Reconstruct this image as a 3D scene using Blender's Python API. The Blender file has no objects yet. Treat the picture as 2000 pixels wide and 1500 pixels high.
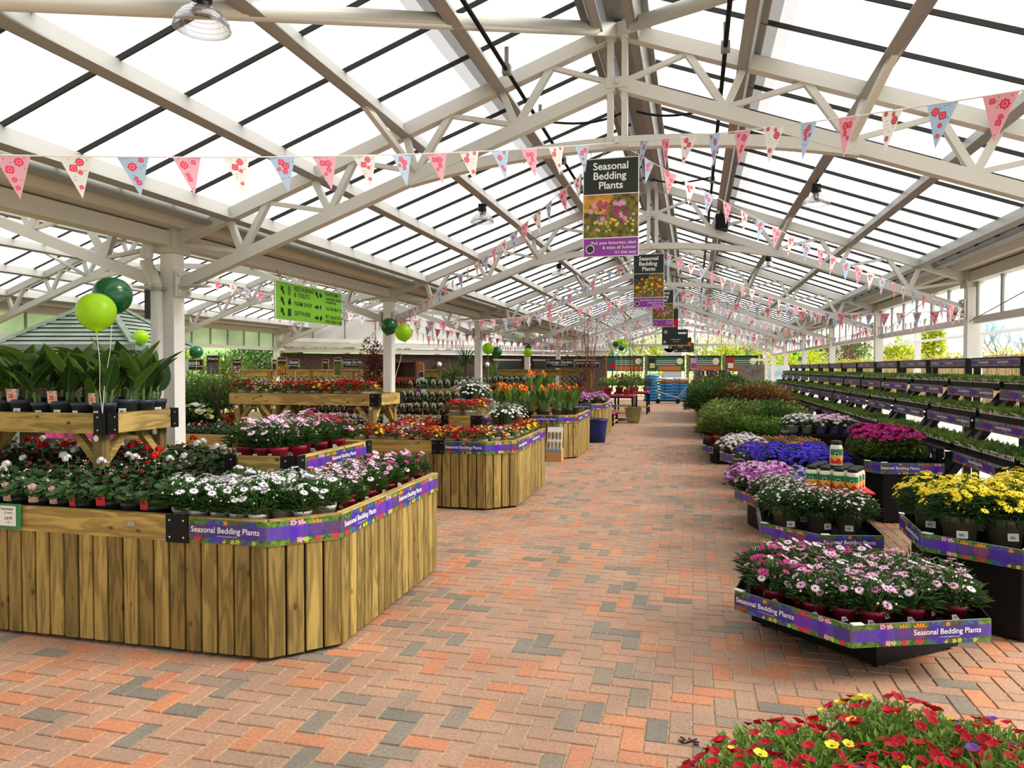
import bpy, math, random
from mathutils import Vector, Matrix

sc = bpy.context.scene
COL = sc.collection
R = random.Random(11)
PI = math.pi

# ---------------------------------------------------------------- camera, sky, sun, exposure
FPX, CAM_H, YAW, PITCH = 1400.0, 1.6, math.radians(14.23), math.atan(30 / 1400)
cam = bpy.data.cameras.new('camera')
cam.sensor_width = 36.0
cam.lens = FPX / 2000 * 36
cam.clip_start, cam.clip_end = .05, 3000
camo = bpy.data.objects.new('camera', cam)
COL.objects.link(camo)
camo.location = (0, 0, CAM_H)
camo.rotation_euler = (PI / 2 - PITCH, 0, YAW)
sc.camera = camo

world = bpy.data.worlds.new('overcast_sky')
sc.world = world
world.use_nodes = True
wn = world.node_tree.nodes
wn['Background'].inputs[0].default_value = (1, 1, 1, 1)
wn['Background'].inputs[1].default_value = 1.06

sun = bpy.data.lights.new('sun', 'SUN')
sun.energy = 7.5
sun.angle = math.radians(26)
sun.color = (1.0, .94, .84)
suno = bpy.data.objects.new('sun', sun)
COL.objects.link(suno)
suno.rotation_euler = Vector((-.78, -.12, -.62)).to_track_quat('-Z', 'Y').to_euler()

sc.view_settings.view_transform = 'Standard'
sc.view_settings.look = 'None'
sc.view_settings.gamma = 1
sc.view_settings.exposure = 0.2
sc.cycles.use_denoising = True
sc.cycles.max_bounces = 8
sc.cycles.diffuse_bounces = 4
sc.cycles.transparent_max_bounces = 16
sc.cycles.caustics_reflective = False
sc.cycles.caustics_refractive = False

# ---------------------------------------------------------------- materials
def nt(name):
    m = bpy.data.materials.new(name)
    m.use_nodes = True
    n = m.node_tree.nodes
    return m, n, m.node_tree.links, n['Principled BSDF']

def mixc(n, l, kind, fac, a, b):
    x = n.new('ShaderNodeMix'); x.data_type = 'RGBA'; x.blend_type = kind
    for i, s in ((0, fac), (6, a), (7, b)):
        if hasattr(s, 'links'): l.new(s, x.inputs[i])
        else: x.inputs[i].default_value = s if i == 0 else (*s, 1) if len(s) == 3 else s
    return x.outputs[2]

def mat(name, c, rough=.6, c2=None, noise=0, nscale=8, metal=0, transl=0, bump=0, spec=.4, rnd=0):
    m, n, l, b = nt(name)
    b.inputs['Roughness'].default_value = rough
    b.inputs['Metallic'].default_value = metal
    b.inputs['Specular IOR Level'].default_value = spec
    out = None
    if c2:
        a = n.new('ShaderNodeAttribute'); a.attribute_name = 'tint'
        out = mixc(n, l, 'MIX', a.outputs['Fac'], c, c2)
    if noise:
        tc = n.new('ShaderNodeTexCoord'); no = n.new('ShaderNodeTexNoise')
        no.inputs['Scale'].default_value = nscale; no.inputs['Detail'].default_value = 4
        l.new(tc.outputs['Object'], no.inputs['Vector'])
        mr = n.new('ShaderNodeMapRange')
        mr.inputs[1].default_value = .3; mr.inputs[2].default_value = .7
        mr.inputs[3].default_value = 1 - noise; mr.inputs[4].default_value = 1 + noise
        l.new(no.outputs[0], mr.inputs[0])
        out = mixc(n, l, 'MULTIPLY', 1.0, out if out else c, mr.outputs[0])
        if bump:
            bp = n.new('ShaderNodeBump'); bp.inputs['Strength'].default_value = bump; bp.inputs['Distance'].default_value = .01
            l.new(no.outputs[0], bp.inputs['Height']); l.new(bp.outputs[0], b.inputs['Normal'])
    if rnd:
        oi = n.new('ShaderNodeObjectInfo'); mr = n.new('ShaderNodeMapRange')
        mr.inputs[3].default_value = 1 - rnd; mr.inputs[4].default_value = 1 + rnd
        l.new(oi.outputs['Random'], mr.inputs[0])
        out = mixc(n, l, 'MULTIPLY', 1.0, out if out else c, mr.outputs[0])
    if out is not None: l.new(out, b.inputs['Base Color'])
    else: b.inputs['Base Color'].default_value = (*c, 1)
    if transl:
        t = n.new('ShaderNodeBsdfTranslucent'); mx = n.new('ShaderNodeMixShader')
        if out is not None: l.new(out, t.inputs[0])
        else: t.inputs[0].default_value = (*c, 1)
        mx.inputs[0].default_value = transl
        l.new(b.outputs[0], mx.inputs[1]); l.new(t.outputs[0], mx.inputs[2])
        l.new(mx.outputs[0], n['Material Output'].inputs[0])
    return m

def wood(name, ca, cb, axis, dark=(.10, .045, .018)):
    """treated softwood: long grain along one axis, rings and a few knots; tint shifts the pattern from board to board"""
    m, n, l, b = nt(name)
    b.inputs['Roughness'].default_value = .62
    b.inputs['Specular IOR Level'].default_value = .3
    tc = n.new('ShaderNodeTexCoord'); at = n.new('ShaderNodeAttribute'); at.attribute_name = 'tint'
    off = n.new('ShaderNodeVectorMath'); off.operation = 'MULTIPLY_ADD'
    l.new(at.outputs['Fac'], off.inputs[0]); off.inputs[1].default_value = (7.3, 5.1, 9.7); l.new(tc.outputs['Object'], off.inputs[2])
    mp = n.new('ShaderNodeMapping'); l.new(off.outputs[0], mp.inputs[0])
    s = [14, 14, 14]; s['XYZ'.index(axis)] = 1.6
    mp.inputs['Scale'].default_value = s
    no = n.new('ShaderNodeTexNoise'); no.inputs['Scale'].default_value = 1; no.inputs['Detail'].default_value = 3; no.inputs['Distortion'].default_value = .6
    l.new(mp.outputs[0], no.inputs['Vector'])
    ml = n.new('ShaderNodeMath'); ml.operation = 'MULTIPLY'; ml.inputs[1].default_value = 26; l.new(no.outputs[0], ml.inputs[0])
    sn = n.new('ShaderNodeMath'); sn.operation = 'SINE'; l.new(ml.outputs[0], sn.inputs[0])
    mr = n.new('ShaderNodeMapRange'); mr.inputs[1].default_value = -1; l.new(sn.outputs[0], mr.inputs[0])
    mr.inputs[3].default_value = .48; mr.inputs[4].default_value = 1.15
    base = mixc(n, l, 'MIX', at.outputs['Fac'], ca, cb)
    g = mixc(n, l, 'MULTIPLY', .8, base, mr.outputs[0])
    mk = n.new('ShaderNodeMapping'); l.new(off.outputs[0], mk.inputs[0])
    s2 = [10, 10, 10]; s2['XYZ'.index(axis)] = 5.5
    mk.inputs['Scale'].default_value = s2
    vo = n.new('ShaderNodeTexVoronoi'); vo.inputs['Scale'].default_value = 1; l.new(mk.outputs[0], vo.inputs['Vector'])
    kr = n.new('ShaderNodeMapRange'); kr.inputs[1].default_value = .07; kr.inputs[2].default_value = .15; l.new(vo.outputs['Distance'], kr.inputs[0])
    k = mixc(n, l, 'MIX', kr.outputs[0], dark, g)
    l.new(k, b.inputs['Base Color'])
    return m

M = {}
M['white'] = mat('white_steel_paint', (.58, .58, .54), .42, spec=.5)
M['whitew'] = mat('white_column_paint', (.84, .83, .79), .5)
M['cream'] = mat('cream_gutter_paint', (.54, .52, .45), .5)
M['alu'] = mat('mill_aluminium', (.30, .30, .285), .5, metal=.2)
M['bar'] = mat('glazing_bar_grey', (.21, .205, .19), .5)
M['gasket'] = mat('rubber_gasket', (.03, .03, .028), .6, spec=.2)
M['black'] = mat('black_plastic', (.004, .004, .0045), .5, spec=.2)
M['steelblk'] = mat('black_powder_coat', (.0035, .0035, .004), .5, spec=.2)
M['bolt'] = mat('zinc_bolt', (.7, .7, .7), .35, metal=.6)
M['grey_pot'] = mat('dark_grey_pot', (.045, .052, .058), .45, rnd=.25)
M['blue_pot'] = mat('slate_blue_pot', (.035, .05, .07), .4)
M['white_pot'] = mat('white_pot_plastic', (.62, .62, .58), .4)
M['red_pot'] = mat('red_pot_plastic', (.33, .012, .05), .4, rnd=.3)
M['taupe_pot'] = mat('taupe_pot_plastic', (.13, .118, .085), .5, rnd=.2)
M['lilac_pot'] = mat('lilac_pot_plastic', (.3, .26, .6), .4)
M['pink_pot'] = mat('pink_pot_plastic', (.7, .25, .32), .4)
M['terra'] = mat('terracotta', (.42, .09, .04), .6)
M['soil'] = mat('compost', (.03, .018, .012), .95)
M['card'] = mat('white_card', (.8, .8, .78), .6)
M['cardred'] = mat('red_card', (.55, .02, .03), .5)
M['cardpic'] = mat('photo_card_pink', (.6, .25, .28), .5, c2=(.75, .62, .45), noise=.5, nscale=90)
M['print'] = mat('print_black', (.01, .01, .01), .6)
M['ptext'] = mat('print_white', (.88, .88, .88), .6)
M['string'] = mat('white_string', (.75, .75, .72), .7)
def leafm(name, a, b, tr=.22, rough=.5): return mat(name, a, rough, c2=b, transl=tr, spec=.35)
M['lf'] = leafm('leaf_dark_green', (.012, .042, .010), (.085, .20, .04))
M['lfm'] = leafm('leaf_mid_green', (.025, .075, .014), (.17, .32, .06))
M['lfo'] = leafm('leaf_olive_green', (.06, .12, .02), (.24, .34, .07))
M['lfl'] = leafm('leaf_bright_green', (.09, .2, .025), (.26, .42, .07))
M['lfc'] = leafm('leaf_canna', (.022, .062, .014), (.12, .23, .035), .3, .42)
M['lfg'] = leafm('leaf_geranium', (.014, .036, .011), (.05, .11, .03))
M['lfgrey'] = leafm('leaf_grey_green', (.07, .12, .06), (.2, .26, .14))
M['lfbronze'] = leafm('leaf_bronze', (.12, .05, .02), (.32, .16, .05))
M['lfacer'] = leafm('leaf_acer_purple', (.05, .008, .012), (.14, .02, .025))
M['lfy'] = leafm('leaf_spring_yellow', (.34, .42, .02), (.62, .66, .05), .4)
M['stem'] = mat('stem_green', (.12, .22, .05), .5)
M['twig'] = mat('twig_brown', (.1, .05, .03), .8)
def flm(name, a, b, tr=.25): return mat(name, a, .55, c2=b, transl=tr, spec=.2)
M['fw'] = flm('petal_white', (.80, .78, .82), (.9, .88, .9))
M['fp'] = flm('petal_pink', (.78, .30, .55), (.9, .6, .78))
M['fm'] = flm('petal_magenta', (.45, .015, .16), (.66, .07, .3))
M['fr'] = flm('petal_crimson', (.34, .002, .010), (.58, .010, .03))
M['fbud'] = flm('bud_brown_red', (.16, .04, .025), (.34, .06, .04))
M['fsc'] = flm('petal_scarlet', (.62, .008, .01), (.8, .03, .02))
M['fy'] = flm('petal_yellow', (.88, .66, .01), (.95, .84, .06))
M['fyp'] = flm('petal_pale_yellow', (.82, .7, .2), (.88, .8, .4))
M['fv'] = flm('petal_violet', (.16, .05, .42), (.32, .16, .62))
M['fb'] = flm('petal_blue', (.035, .02, .46), (.12, .07, .68))
M['fs'] = flm('petal_purple_magenta', (.42, .02, .42), (.66, .1, .58))
M['fbur'] = flm('petal_burgundy', (.26, .004, .10), (.48, .015, .2))
M['fo'] = flm('petal_orange', (.70, .06, .008), (.85, .30, .02))
M['fpale'] = flm('petal_pale_pink', (.85, .66, .74), (.88, .82, .85))
M['disc'] = mat('flower_disc_yellow', (.6, .38, .02), .7)
M['discd'] = mat('flower_disc_dark', (.09, .03, .09), .7)
M['discbr'] = mat('flower_disc_brown', (.16, .07, .01), .7)
WZ = wood('treated_pine_upright', (.22, .15, .042), (.42, .295, .085), 'Z')
WX = wood('treated_pine_rail', (.42, .28, .075), (.54, .37, .11), 'X')
WY = wood('treated_pine_side_rail', (.44, .29, .08), (.58, .40, .13), 'Y')
WG = wood('pale_round_pole', (.46, .33, .16), (.66, .5, .27), 'Z')
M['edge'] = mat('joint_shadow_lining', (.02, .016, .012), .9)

def glassm():
    m, n, l, b = nt('roof_glazing')
    t = n.new('ShaderNodeBsdfTransparent'); t.inputs[0].default_value = (1, 1, 1, 1)
    d = n.new('ShaderNodeBsdfTranslucent'); d.inputs[0].default_value = (.95, .96, .96, 1)
    x = n.new('ShaderNodeMixShader'); x.inputs[0].default_value = .3
    l.new(t.outputs[0], x.inputs[1]); l.new(d.outputs[0], x.inputs[2]); l.new(x.outputs[0], n['Material Output'].inputs[0])
    return m
M['glass'] = glassm()
def shadow_strip(name, f):  # part-clear grey for the shadow painted beside the ridge vents
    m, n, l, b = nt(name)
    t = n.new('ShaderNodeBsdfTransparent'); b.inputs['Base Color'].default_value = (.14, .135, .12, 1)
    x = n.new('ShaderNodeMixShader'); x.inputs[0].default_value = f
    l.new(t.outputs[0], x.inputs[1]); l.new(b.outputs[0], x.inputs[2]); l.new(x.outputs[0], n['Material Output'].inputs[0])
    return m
M['shadow_strip'] = shadow_strip('vent_shadow_dense', .8)
M['shadow_strip2'] = shadow_strip('vent_shadow_thin', .5)
M['shadow_strip3'] = shadow_strip('vent_shadow_sparse', .22)
def clearm():
    m, n, l, b = nt('clear_acrylic')
    g = n.new('ShaderNodeBsdfGlossy'); g.inputs['Roughness'].default_value = .08; g.inputs[0].default_value = (.9, .9, .9, 1)
    t = n.new('ShaderNodeBsdfTransparent'); t.inputs[0].default_value = (.86, .86, .86, 1)
    lw = n.new('ShaderNodeLayerWeight'); lw.inputs[0].default_value = .4
    x = n.new('ShaderNodeMixShader'); l.new(lw.outputs['Facing'], x.inputs[0])
    l.new(t.outputs[0], x.inputs[1]); l.new(g.outputs[0], x.inputs[2]); l.new(x.outputs[0], n['Material Output'].inputs[0])
    return m
M['acryl'] = clearm()

# ---------------------------------------------------------------- mesh builder
def basis(d, up=(0, 0, 1)):
    d = Vector(d).normalized(); u = Vector(up)
    s = d.cross(u)
    if s.length < 1e-4: s = d.cross(Vector((0, 1, 0)))
    s.normalize()
    return d, s, s.cross(d)

class MB:
    def __init__(s): s.v = []; s.f = []; s.m = []; s.t = []
    def q(s, pts, m=0, t=.5):
        i = len(s.v); s.v.extend(tuple(p) for p in pts); s.f.append(tuple(range(i, i + len(pts)))); s.m.append(m); s.t.append(t)
    def raw(s, vs, fs, m=0, t=.5):
        i = len(s.v); s.v.extend(tuple(p) for p in vs)
        for f in fs: s.f.append(tuple(i + k for k in f)); s.m.append(m); s.t.append(t)
    def box(s, c, d, m=0, t=.5, rz=0):
        x, y, z = d[0] / 2, d[1] / 2, d[2] / 2; co, si = math.cos(rz), math.sin(rz)
        vs = [(c[0] + a * x * co - b * y * si, c[1] + a * x * si + b * y * co, c[2] + e * z) for e in (-1, 1) for b in (-1, 1) for a in (-1, 1)]
        s.raw(vs, [(0, 2, 3, 1), (4, 5, 7, 6), (0, 1, 5, 4), (1, 3, 7, 5), (3, 2, 6, 7), (2, 0, 4, 6)], m, t)
    def beam(s, a, b, w, h, m=0, t=.5, up=(0, 0, 1)):
        a, b = Vector(a), Vector(b); d, sd, u = basis(b - a, up)
        vs = [p + sd * (i * w / 2) + u * (j * h / 2) for p in (a, b) for j in (-1, 1) for i in (-1, 1)]
        s.raw(vs, [(0, 1, 3, 2), (4, 6, 7, 5), (0, 4, 5, 1), (1, 5, 7, 3), (3, 7, 6, 2), (2, 6, 4, 0)], m, t)
    def tube(s, pts, r, n=8, m=0, t=.5, cap=True):
        pts = [Vector(p) for p in pts]; k = len(pts); vs = []
        for i, p in enumerate(pts):
            d = pts[min(i + 1, k - 1)] - pts[max(i - 1, 0)]
            _, a, b = basis(d); rr = r[i] if isinstance(r, (list, tuple)) else r
            vs += [p + a * (rr * math.cos(2 * PI * j / n)) + b * (rr * math.sin(2 * PI * j / n)) for j in range(n)]
        fs = [(i * n + j, i * n + (j + 1) % n, (i + 1) * n + (j + 1) % n, (i + 1) * n + j) for i in range(k - 1) for j in range(n)]
        if cap: fs += [tuple(range(n - 1, -1, -1)), tuple((k - 1) * n + j for j in range(n))]
        s.raw(vs, fs, m, t)
    def lathe(s, prof, n=16, m=0, t=.5, c=(0, 0, 0), ms=None):
        vs = [(c[0] + r * math.cos(2 * PI * j / n), c[1] + r * math.sin(2 * PI * j / n), c[2] + z) for r, z in prof for j in range(n)]
        i0 = len(s.v); s.v.extend(vs)
        for i in range(len(prof) - 1):
            for j in range(n):
                a, b = i0 + i * n + j, i0 + i * n + (j + 1) % n
                s.f.append((a, b, b + n, a + n)); s.m.append(ms[i] if ms else m); s.t.append(t)
    def prism(s, poly, z0, z1, m=0, t=.5):
        k = len(poly)
        vs = [(x, y, z0) for x, y in poly] + [(x, y, z1) for x, y in poly]
        s.raw(vs, [tuple(range(k - 1, -1, -1)), tuple(range(k, 2 * k))] + [(i, (i + 1) % k, k + (i + 1) % k, k + i) for i in range(k)], m, t)
    def mesh(s, name, mats, smooth=False, off=None):
        me = bpy.data.meshes.new(name)
        v = s.v if off is None else [(a - off[0], b - off[1], c - off[2]) for a, b, c in s.v]
        me.from_pydata(v, [], s.f)
        for x in mats: me.materials.append(M[x] if isinstance(x, str) else x)
        me.polygons.foreach_set('material_index', s.m)
        if smooth: me.polygons.foreach_set('use_smooth', [True] * len(s.f))
        a = me.attributes.new('tint', 'FLOAT', 'FACE'); a.data.foreach_set('value', s.t)
        me.update()
        return me

# ---------------------------------------------------------------- things, parts, copies
def tag(o, label=None, cat=None, group=None, kind=None):
    for k, x in (('label', label), ('category', cat), ('group', group), ('kind', kind)):
        if x: o[k] = x
    return o
def link(name, me, parent=None, loc=(0, 0, 0), rz=0):
    o = bpy.data.objects.new(name, me); COL.objects.link(o)
    o.location = loc
    if rz: o.rotation_euler = (0, 0, rz)
    if parent: o.parent = parent
    return o
def thing(name, label, cat, loc=(0, 0, 0), group=None, rz=0, kind=None):
    return tag(link(name, None, None, loc, rz), label, cat, group, kind)
def part(name, mb, mats, root, smooth=False, wpos=True):
    """a mesh built in world coordinates, linked under root"""
    off = None
    if root is not None and wpos:
        off = Vector((0, 0, 0)); p = root
        while p is not None: off = off + Vector(p.location); p = p.parent
    return link(name, mb.mesh(name, mats, smooth, off), root)
def solo(name, mb, mats, label, cat, group=None, kind=None, smooth=False, base=None):
    o = link(name, mb.mesh(name, mats, smooth, base), None, base or (0, 0, 0))
    return tag(o, label, cat, group, kind)
def place(proto, name, label, cat, loc, rz=0, s=1, group=None, tilt=None):
    """a copy of a thing: an empty at its base with each of its parts (and their sub-parts) linked below it"""
    r = link(name, None, None, loc, rz)
    if tilt: r.rotation_euler = (tilt[0], tilt[1], rz)
    r.scale = (s, s, s) if not isinstance(s, tuple) else s
    tag(r, label, cat, group)
    for pn, me, subs in proto:
        p = link(pn, me, r)
        for sn, sm in subs: link(sn, sm, p)
    return r
ORD = ('first second third fourth fifth sixth seventh eighth ninth tenth eleventh twelfth thirteenth fourteenth fifteenth sixteenth seventeenth '
       'eighteenth nineteenth twentieth').split() + ['twenty-' + x for x in 'first second third fourth fifth sixth seventh eighth ninth'.split()] + \
      ['thirtieth'] + ['thirty-' + x for x in 'first second third fourth fifth sixth seventh eighth ninth'.split()]
_fw = Vector((-math.sin(YAW) * math.cos(PITCH), math.cos(YAW) * math.cos(PITCH), -math.sin(PITCH)))
_rt = Vector((math.cos(YAW), math.sin(YAW), 0)); _up = _rt.cross(_fw)
def at(u, v, d):
    """the point d metres deep seen at photo position u, v (survey of the photograph)"""
    return Vector((0, 0, CAM_H)) + _fw * d + _rt * ((u - 1000) / FPX * d) - _up * ((v - 750) / FPX * d)
def seen(p, m=70):
    q = Vector(p) - Vector((0, 0, CAM_H)); z = q.dot(_fw)
    if z < .2: return False
    u, v = 1000 + FPX * q.dot(_rt) / z, 750 - FPX * q.dot(_up) / z
    return -m < u < 2000 + m and -m < v < 1500 + m

_txt = {}
def text_mesh(s, size, m='ptext', bold=.0, align='CENTER', ls=1.0):
    k = (s, size, m, bold, align, ls)
    if k not in _txt:
        cu = bpy.data.curves.new('lettering', 'FONT'); cu.body = s; cu.size = size; cu.align_x = align; cu.align_y = 'CENTER'
        cu.offset = bold * size; cu.space_line = ls; cu.resolution_u = 3
        o = bpy.data.objects.new('lettering', cu); COL.objects.link(o)
        bpy.context.view_layer.update()
        me = bpy.data.meshes.new_from_object(o.evaluated_get(bpy.context.evaluated_depsgraph_get()))
        bpy.data.objects.remove(o); bpy.data.curves.remove(cu)
        me.name = 'lettering'; me.materials.clear(); me.materials.append(M[m]); _txt[k] = me
    return _txt[k]
def text(s, size, pos, xdir, root, m='ptext', bold=.0, align='CENTER', up=(0, 0, 1), name='lettering', ls=1.0):
    """flat lettering at a world position, running along xdir, upright along up"""
    o = link(name, text_mesh(s, size, m, bold, align, ls), root)
    x = Vector(xdir).normalized(); u = Vector(up).normalized(); z = x.cross(u)
    mw = Matrix(((x.x, u.x, z.x, pos[0]), (x.y, u.y, z.y, pos[1]), (x.z, u.z, z.z, pos[2]), (0, 0, 0, 1)))
    p, inv = root, Matrix.Identity(4)
    while p is not None:
        inv = inv @ Matrix.Translation(-Vector(p.location)); p = p.parent
    o.matrix_local = inv @ mw
    return o
# ================================================================ the setting
XL, XR, XM = -4.62, 3.46, -.58          # valley columns, fence-side columns, ridge of the main span
XLL, XM2 = -12.70, -8.66                # far columns and ridge of the second span
TY = [5.6 + 4.8 * k for k in range(7)]  # roof trusses
GZ = lambda o: 4.32 - .361 * abs(o)     # glazing height at offset o from a ridge

# ---- brick paved floor, ninety degree herringbone
def build_floor():
    m, n, l, b = nt('herringbone_brick_paving')
    b.inputs['Roughness'].default_value = .6; b.inputs['Specular IOR Level'].default_value = .35
    a = n.new('ShaderNodeAttribute'); a.attribute_name = 'tint'
    cr = n.new('ShaderNodeValToRGB'); e = cr.color_ramp; e.interpolation = 'LINEAR'
    stops = [(0, (.18, .16, .13)), (.12, (.235, .19, .145)), (.22, (.33, .215, .15)), (.5, (.38, .225, .15)), (.72, (.43, .21, .122)), (.88, (.46, .185, .095)), (1, (.51, .245, .13))]
    e.elements[0].position, e.elements[1].position = 0, 1
    for p, c in stops[1:-1]: e.elements.new(p)
    for x, (p, c) in zip(e.elements, stops): x.position = p; x.color = (*c, 1)
    l.new(a.outputs['Fac'], cr.inputs[0])
    tc = n.new('ShaderNodeTexCoord')
    c = cr.outputs[0]
    for sc_, lo, hi in ((70, .78, 1.2), (2.2, .86, 1.14)):
        no = n.new('ShaderNodeTexNoise'); no.inputs['Scale'].default_value = sc_; no.inputs['Detail'].default_value = 3
        l.new(tc.outputs['Object'], no.inputs['Vector'])
        mr = n.new('ShaderNodeMapRange'); mr.inputs[1].default_value = .3; mr.inputs[2].default_value = .7; mr.inputs[3].default_value = lo; mr.inputs[4].default_value = hi
        l.new(no.outputs[0], mr.inputs[0]); c = mixc(n, l, 'MULTIPLY', 1.0, c, mr.outputs[0])
    l.new(c, b.inputs['Base Color'])
    joint = mat('sand_joint', (.52, .39, .24), .95, noise=.3, nscale=30)
    mb = MB()
    mb.q([(-16, -14, -.007), (3.7, -14, -.007), (3.7, 44, -.007), (-16, 44, -.007)], 1)
    rr = random.Random(5)
    g, ch = .0036, .003
    for ix in range(-70, 36):
        for iy in range(14, 432):
            k = (ix - iy) % 4
            if k == 0: x0, y0, x1, y1 = ix, iy, ix + 2, iy + 1
            elif k == 3: x0, y0, x1, y1 = ix, iy, ix + 1, iy + 2
            else: continue
            x0, y0, x1, y1 = x0 * .1 + g, y0 * .1 + g, x1 * .1 - g, y1 * .1 - g
            if x0 < -1.25 * y0 - .6 or x1 > .42 * y1 + 1.6: continue
            t = rr.choice((.04, .12, .26, .3, .34, .46, .36, .42, .5, .55, .62, .7, .84, .92)) + rr.uniform(-.06, .06)
            dz = rr.uniform(-.001, .001)
            vs = [(x0, y0, -.005), (x1, y0, -.005), (x1, y1, -.005), (x0, y1, -.005),
                  (x0 + ch, y0 + ch, dz), (x1 - ch, y0 + ch, dz), (x1 - ch, y1 - ch, dz), (x0 + ch, y1 - ch, dz)]
            fs = [(4, 5, 6, 7)]
            if iy < 150: fs += [(0, 1, 5, 4), (1, 2, 6, 5), (2, 3, 7, 6), (3, 0, 4, 7)]
            mb.raw(vs, fs, 0, min(1, max(0, t)))
    o = link('floor', mb.mesh('floor', [m, joint]))
    tag(o, 'red, brown and grey brick paving laid in herringbone', 'floor', kind='structure')
build_floor()

# ---- ground outside, hills, fence
mb = MB(); mb.q([(3.7, -5, -.012), (34, -5, -.012), (34, 60, -.012), (3.7, 60, -.012)])
solo('ground', mb, [mat('pale_concrete_yard', (.72, .69, .62), .9, noise=.12, nscale=1.5)], 'pale sunlit concrete yard outside the fence side', 'ground', kind='structure')
mb = MB(); mb.q([(-120, 44, -.05), (260, 44, -.05), (260, 420, -.05), (-120, 420, -.05)]); mb.q([(-90, -20, -.05), (-16, -20, -.05), (-16, 44, -.05), (-90, 44, -.05)])
mb.q([(34, -20, -.05), (260, -20, -.05), (260, 44, -.05), (34, 44, -.05)])
solo('terrain', mb, [mat('meadow', (.42, .55, .2), .9, noise=.3, nscale=.2)], 'green meadow beyond the yard', 'land', kind='structure')
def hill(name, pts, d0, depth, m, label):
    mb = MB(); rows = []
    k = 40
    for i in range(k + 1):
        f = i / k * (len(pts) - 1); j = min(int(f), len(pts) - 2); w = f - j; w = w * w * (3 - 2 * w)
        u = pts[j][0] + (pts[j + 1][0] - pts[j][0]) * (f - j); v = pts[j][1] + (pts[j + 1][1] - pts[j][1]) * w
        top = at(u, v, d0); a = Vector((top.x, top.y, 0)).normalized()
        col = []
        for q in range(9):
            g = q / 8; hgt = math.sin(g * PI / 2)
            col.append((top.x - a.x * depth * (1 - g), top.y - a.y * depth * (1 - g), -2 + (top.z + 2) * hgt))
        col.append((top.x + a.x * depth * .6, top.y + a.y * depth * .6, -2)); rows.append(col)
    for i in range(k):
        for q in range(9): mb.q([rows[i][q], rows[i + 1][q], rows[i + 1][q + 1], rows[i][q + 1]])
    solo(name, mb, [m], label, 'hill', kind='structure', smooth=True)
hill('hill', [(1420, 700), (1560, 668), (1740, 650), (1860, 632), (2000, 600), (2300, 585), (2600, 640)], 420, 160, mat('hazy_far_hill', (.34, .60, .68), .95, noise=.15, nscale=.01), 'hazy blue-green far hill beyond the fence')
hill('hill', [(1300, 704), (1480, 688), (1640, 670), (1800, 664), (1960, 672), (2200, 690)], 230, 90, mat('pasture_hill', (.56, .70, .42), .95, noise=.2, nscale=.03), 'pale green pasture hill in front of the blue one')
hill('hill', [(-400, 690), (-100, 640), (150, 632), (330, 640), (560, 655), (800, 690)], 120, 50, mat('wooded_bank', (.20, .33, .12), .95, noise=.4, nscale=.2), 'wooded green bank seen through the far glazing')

# ---- columns
def column(x, y, cat_label, z1=2.98, w=.14):
    mb = MB(); mb.beam((x, y, 0), (x, y, z1), w, w, 0); mb.box((x, y, .008), (w + .14, w + .14, .016), 0)
    solo('column', mb, ['whitew'], cat_label, 'column', 'white roof columns', 'structure', base=(x, y, 0))
for k, y in enumerate(TY):
    column(XL, y, f'white square steel column in the valley gutter row, {ORD[k]} along the row')
    if k: column(XR, y, f'white square steel column by the fence-side glazing, {ORD[k - 1]} along the row')
    if k > 1: column(XLL, y, f'white square steel column in the far row past the pavilion, {ORD[k - 2]} along')
column(XR, .8, 'white square steel column beside the camera under the fence-side glazing')

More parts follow.
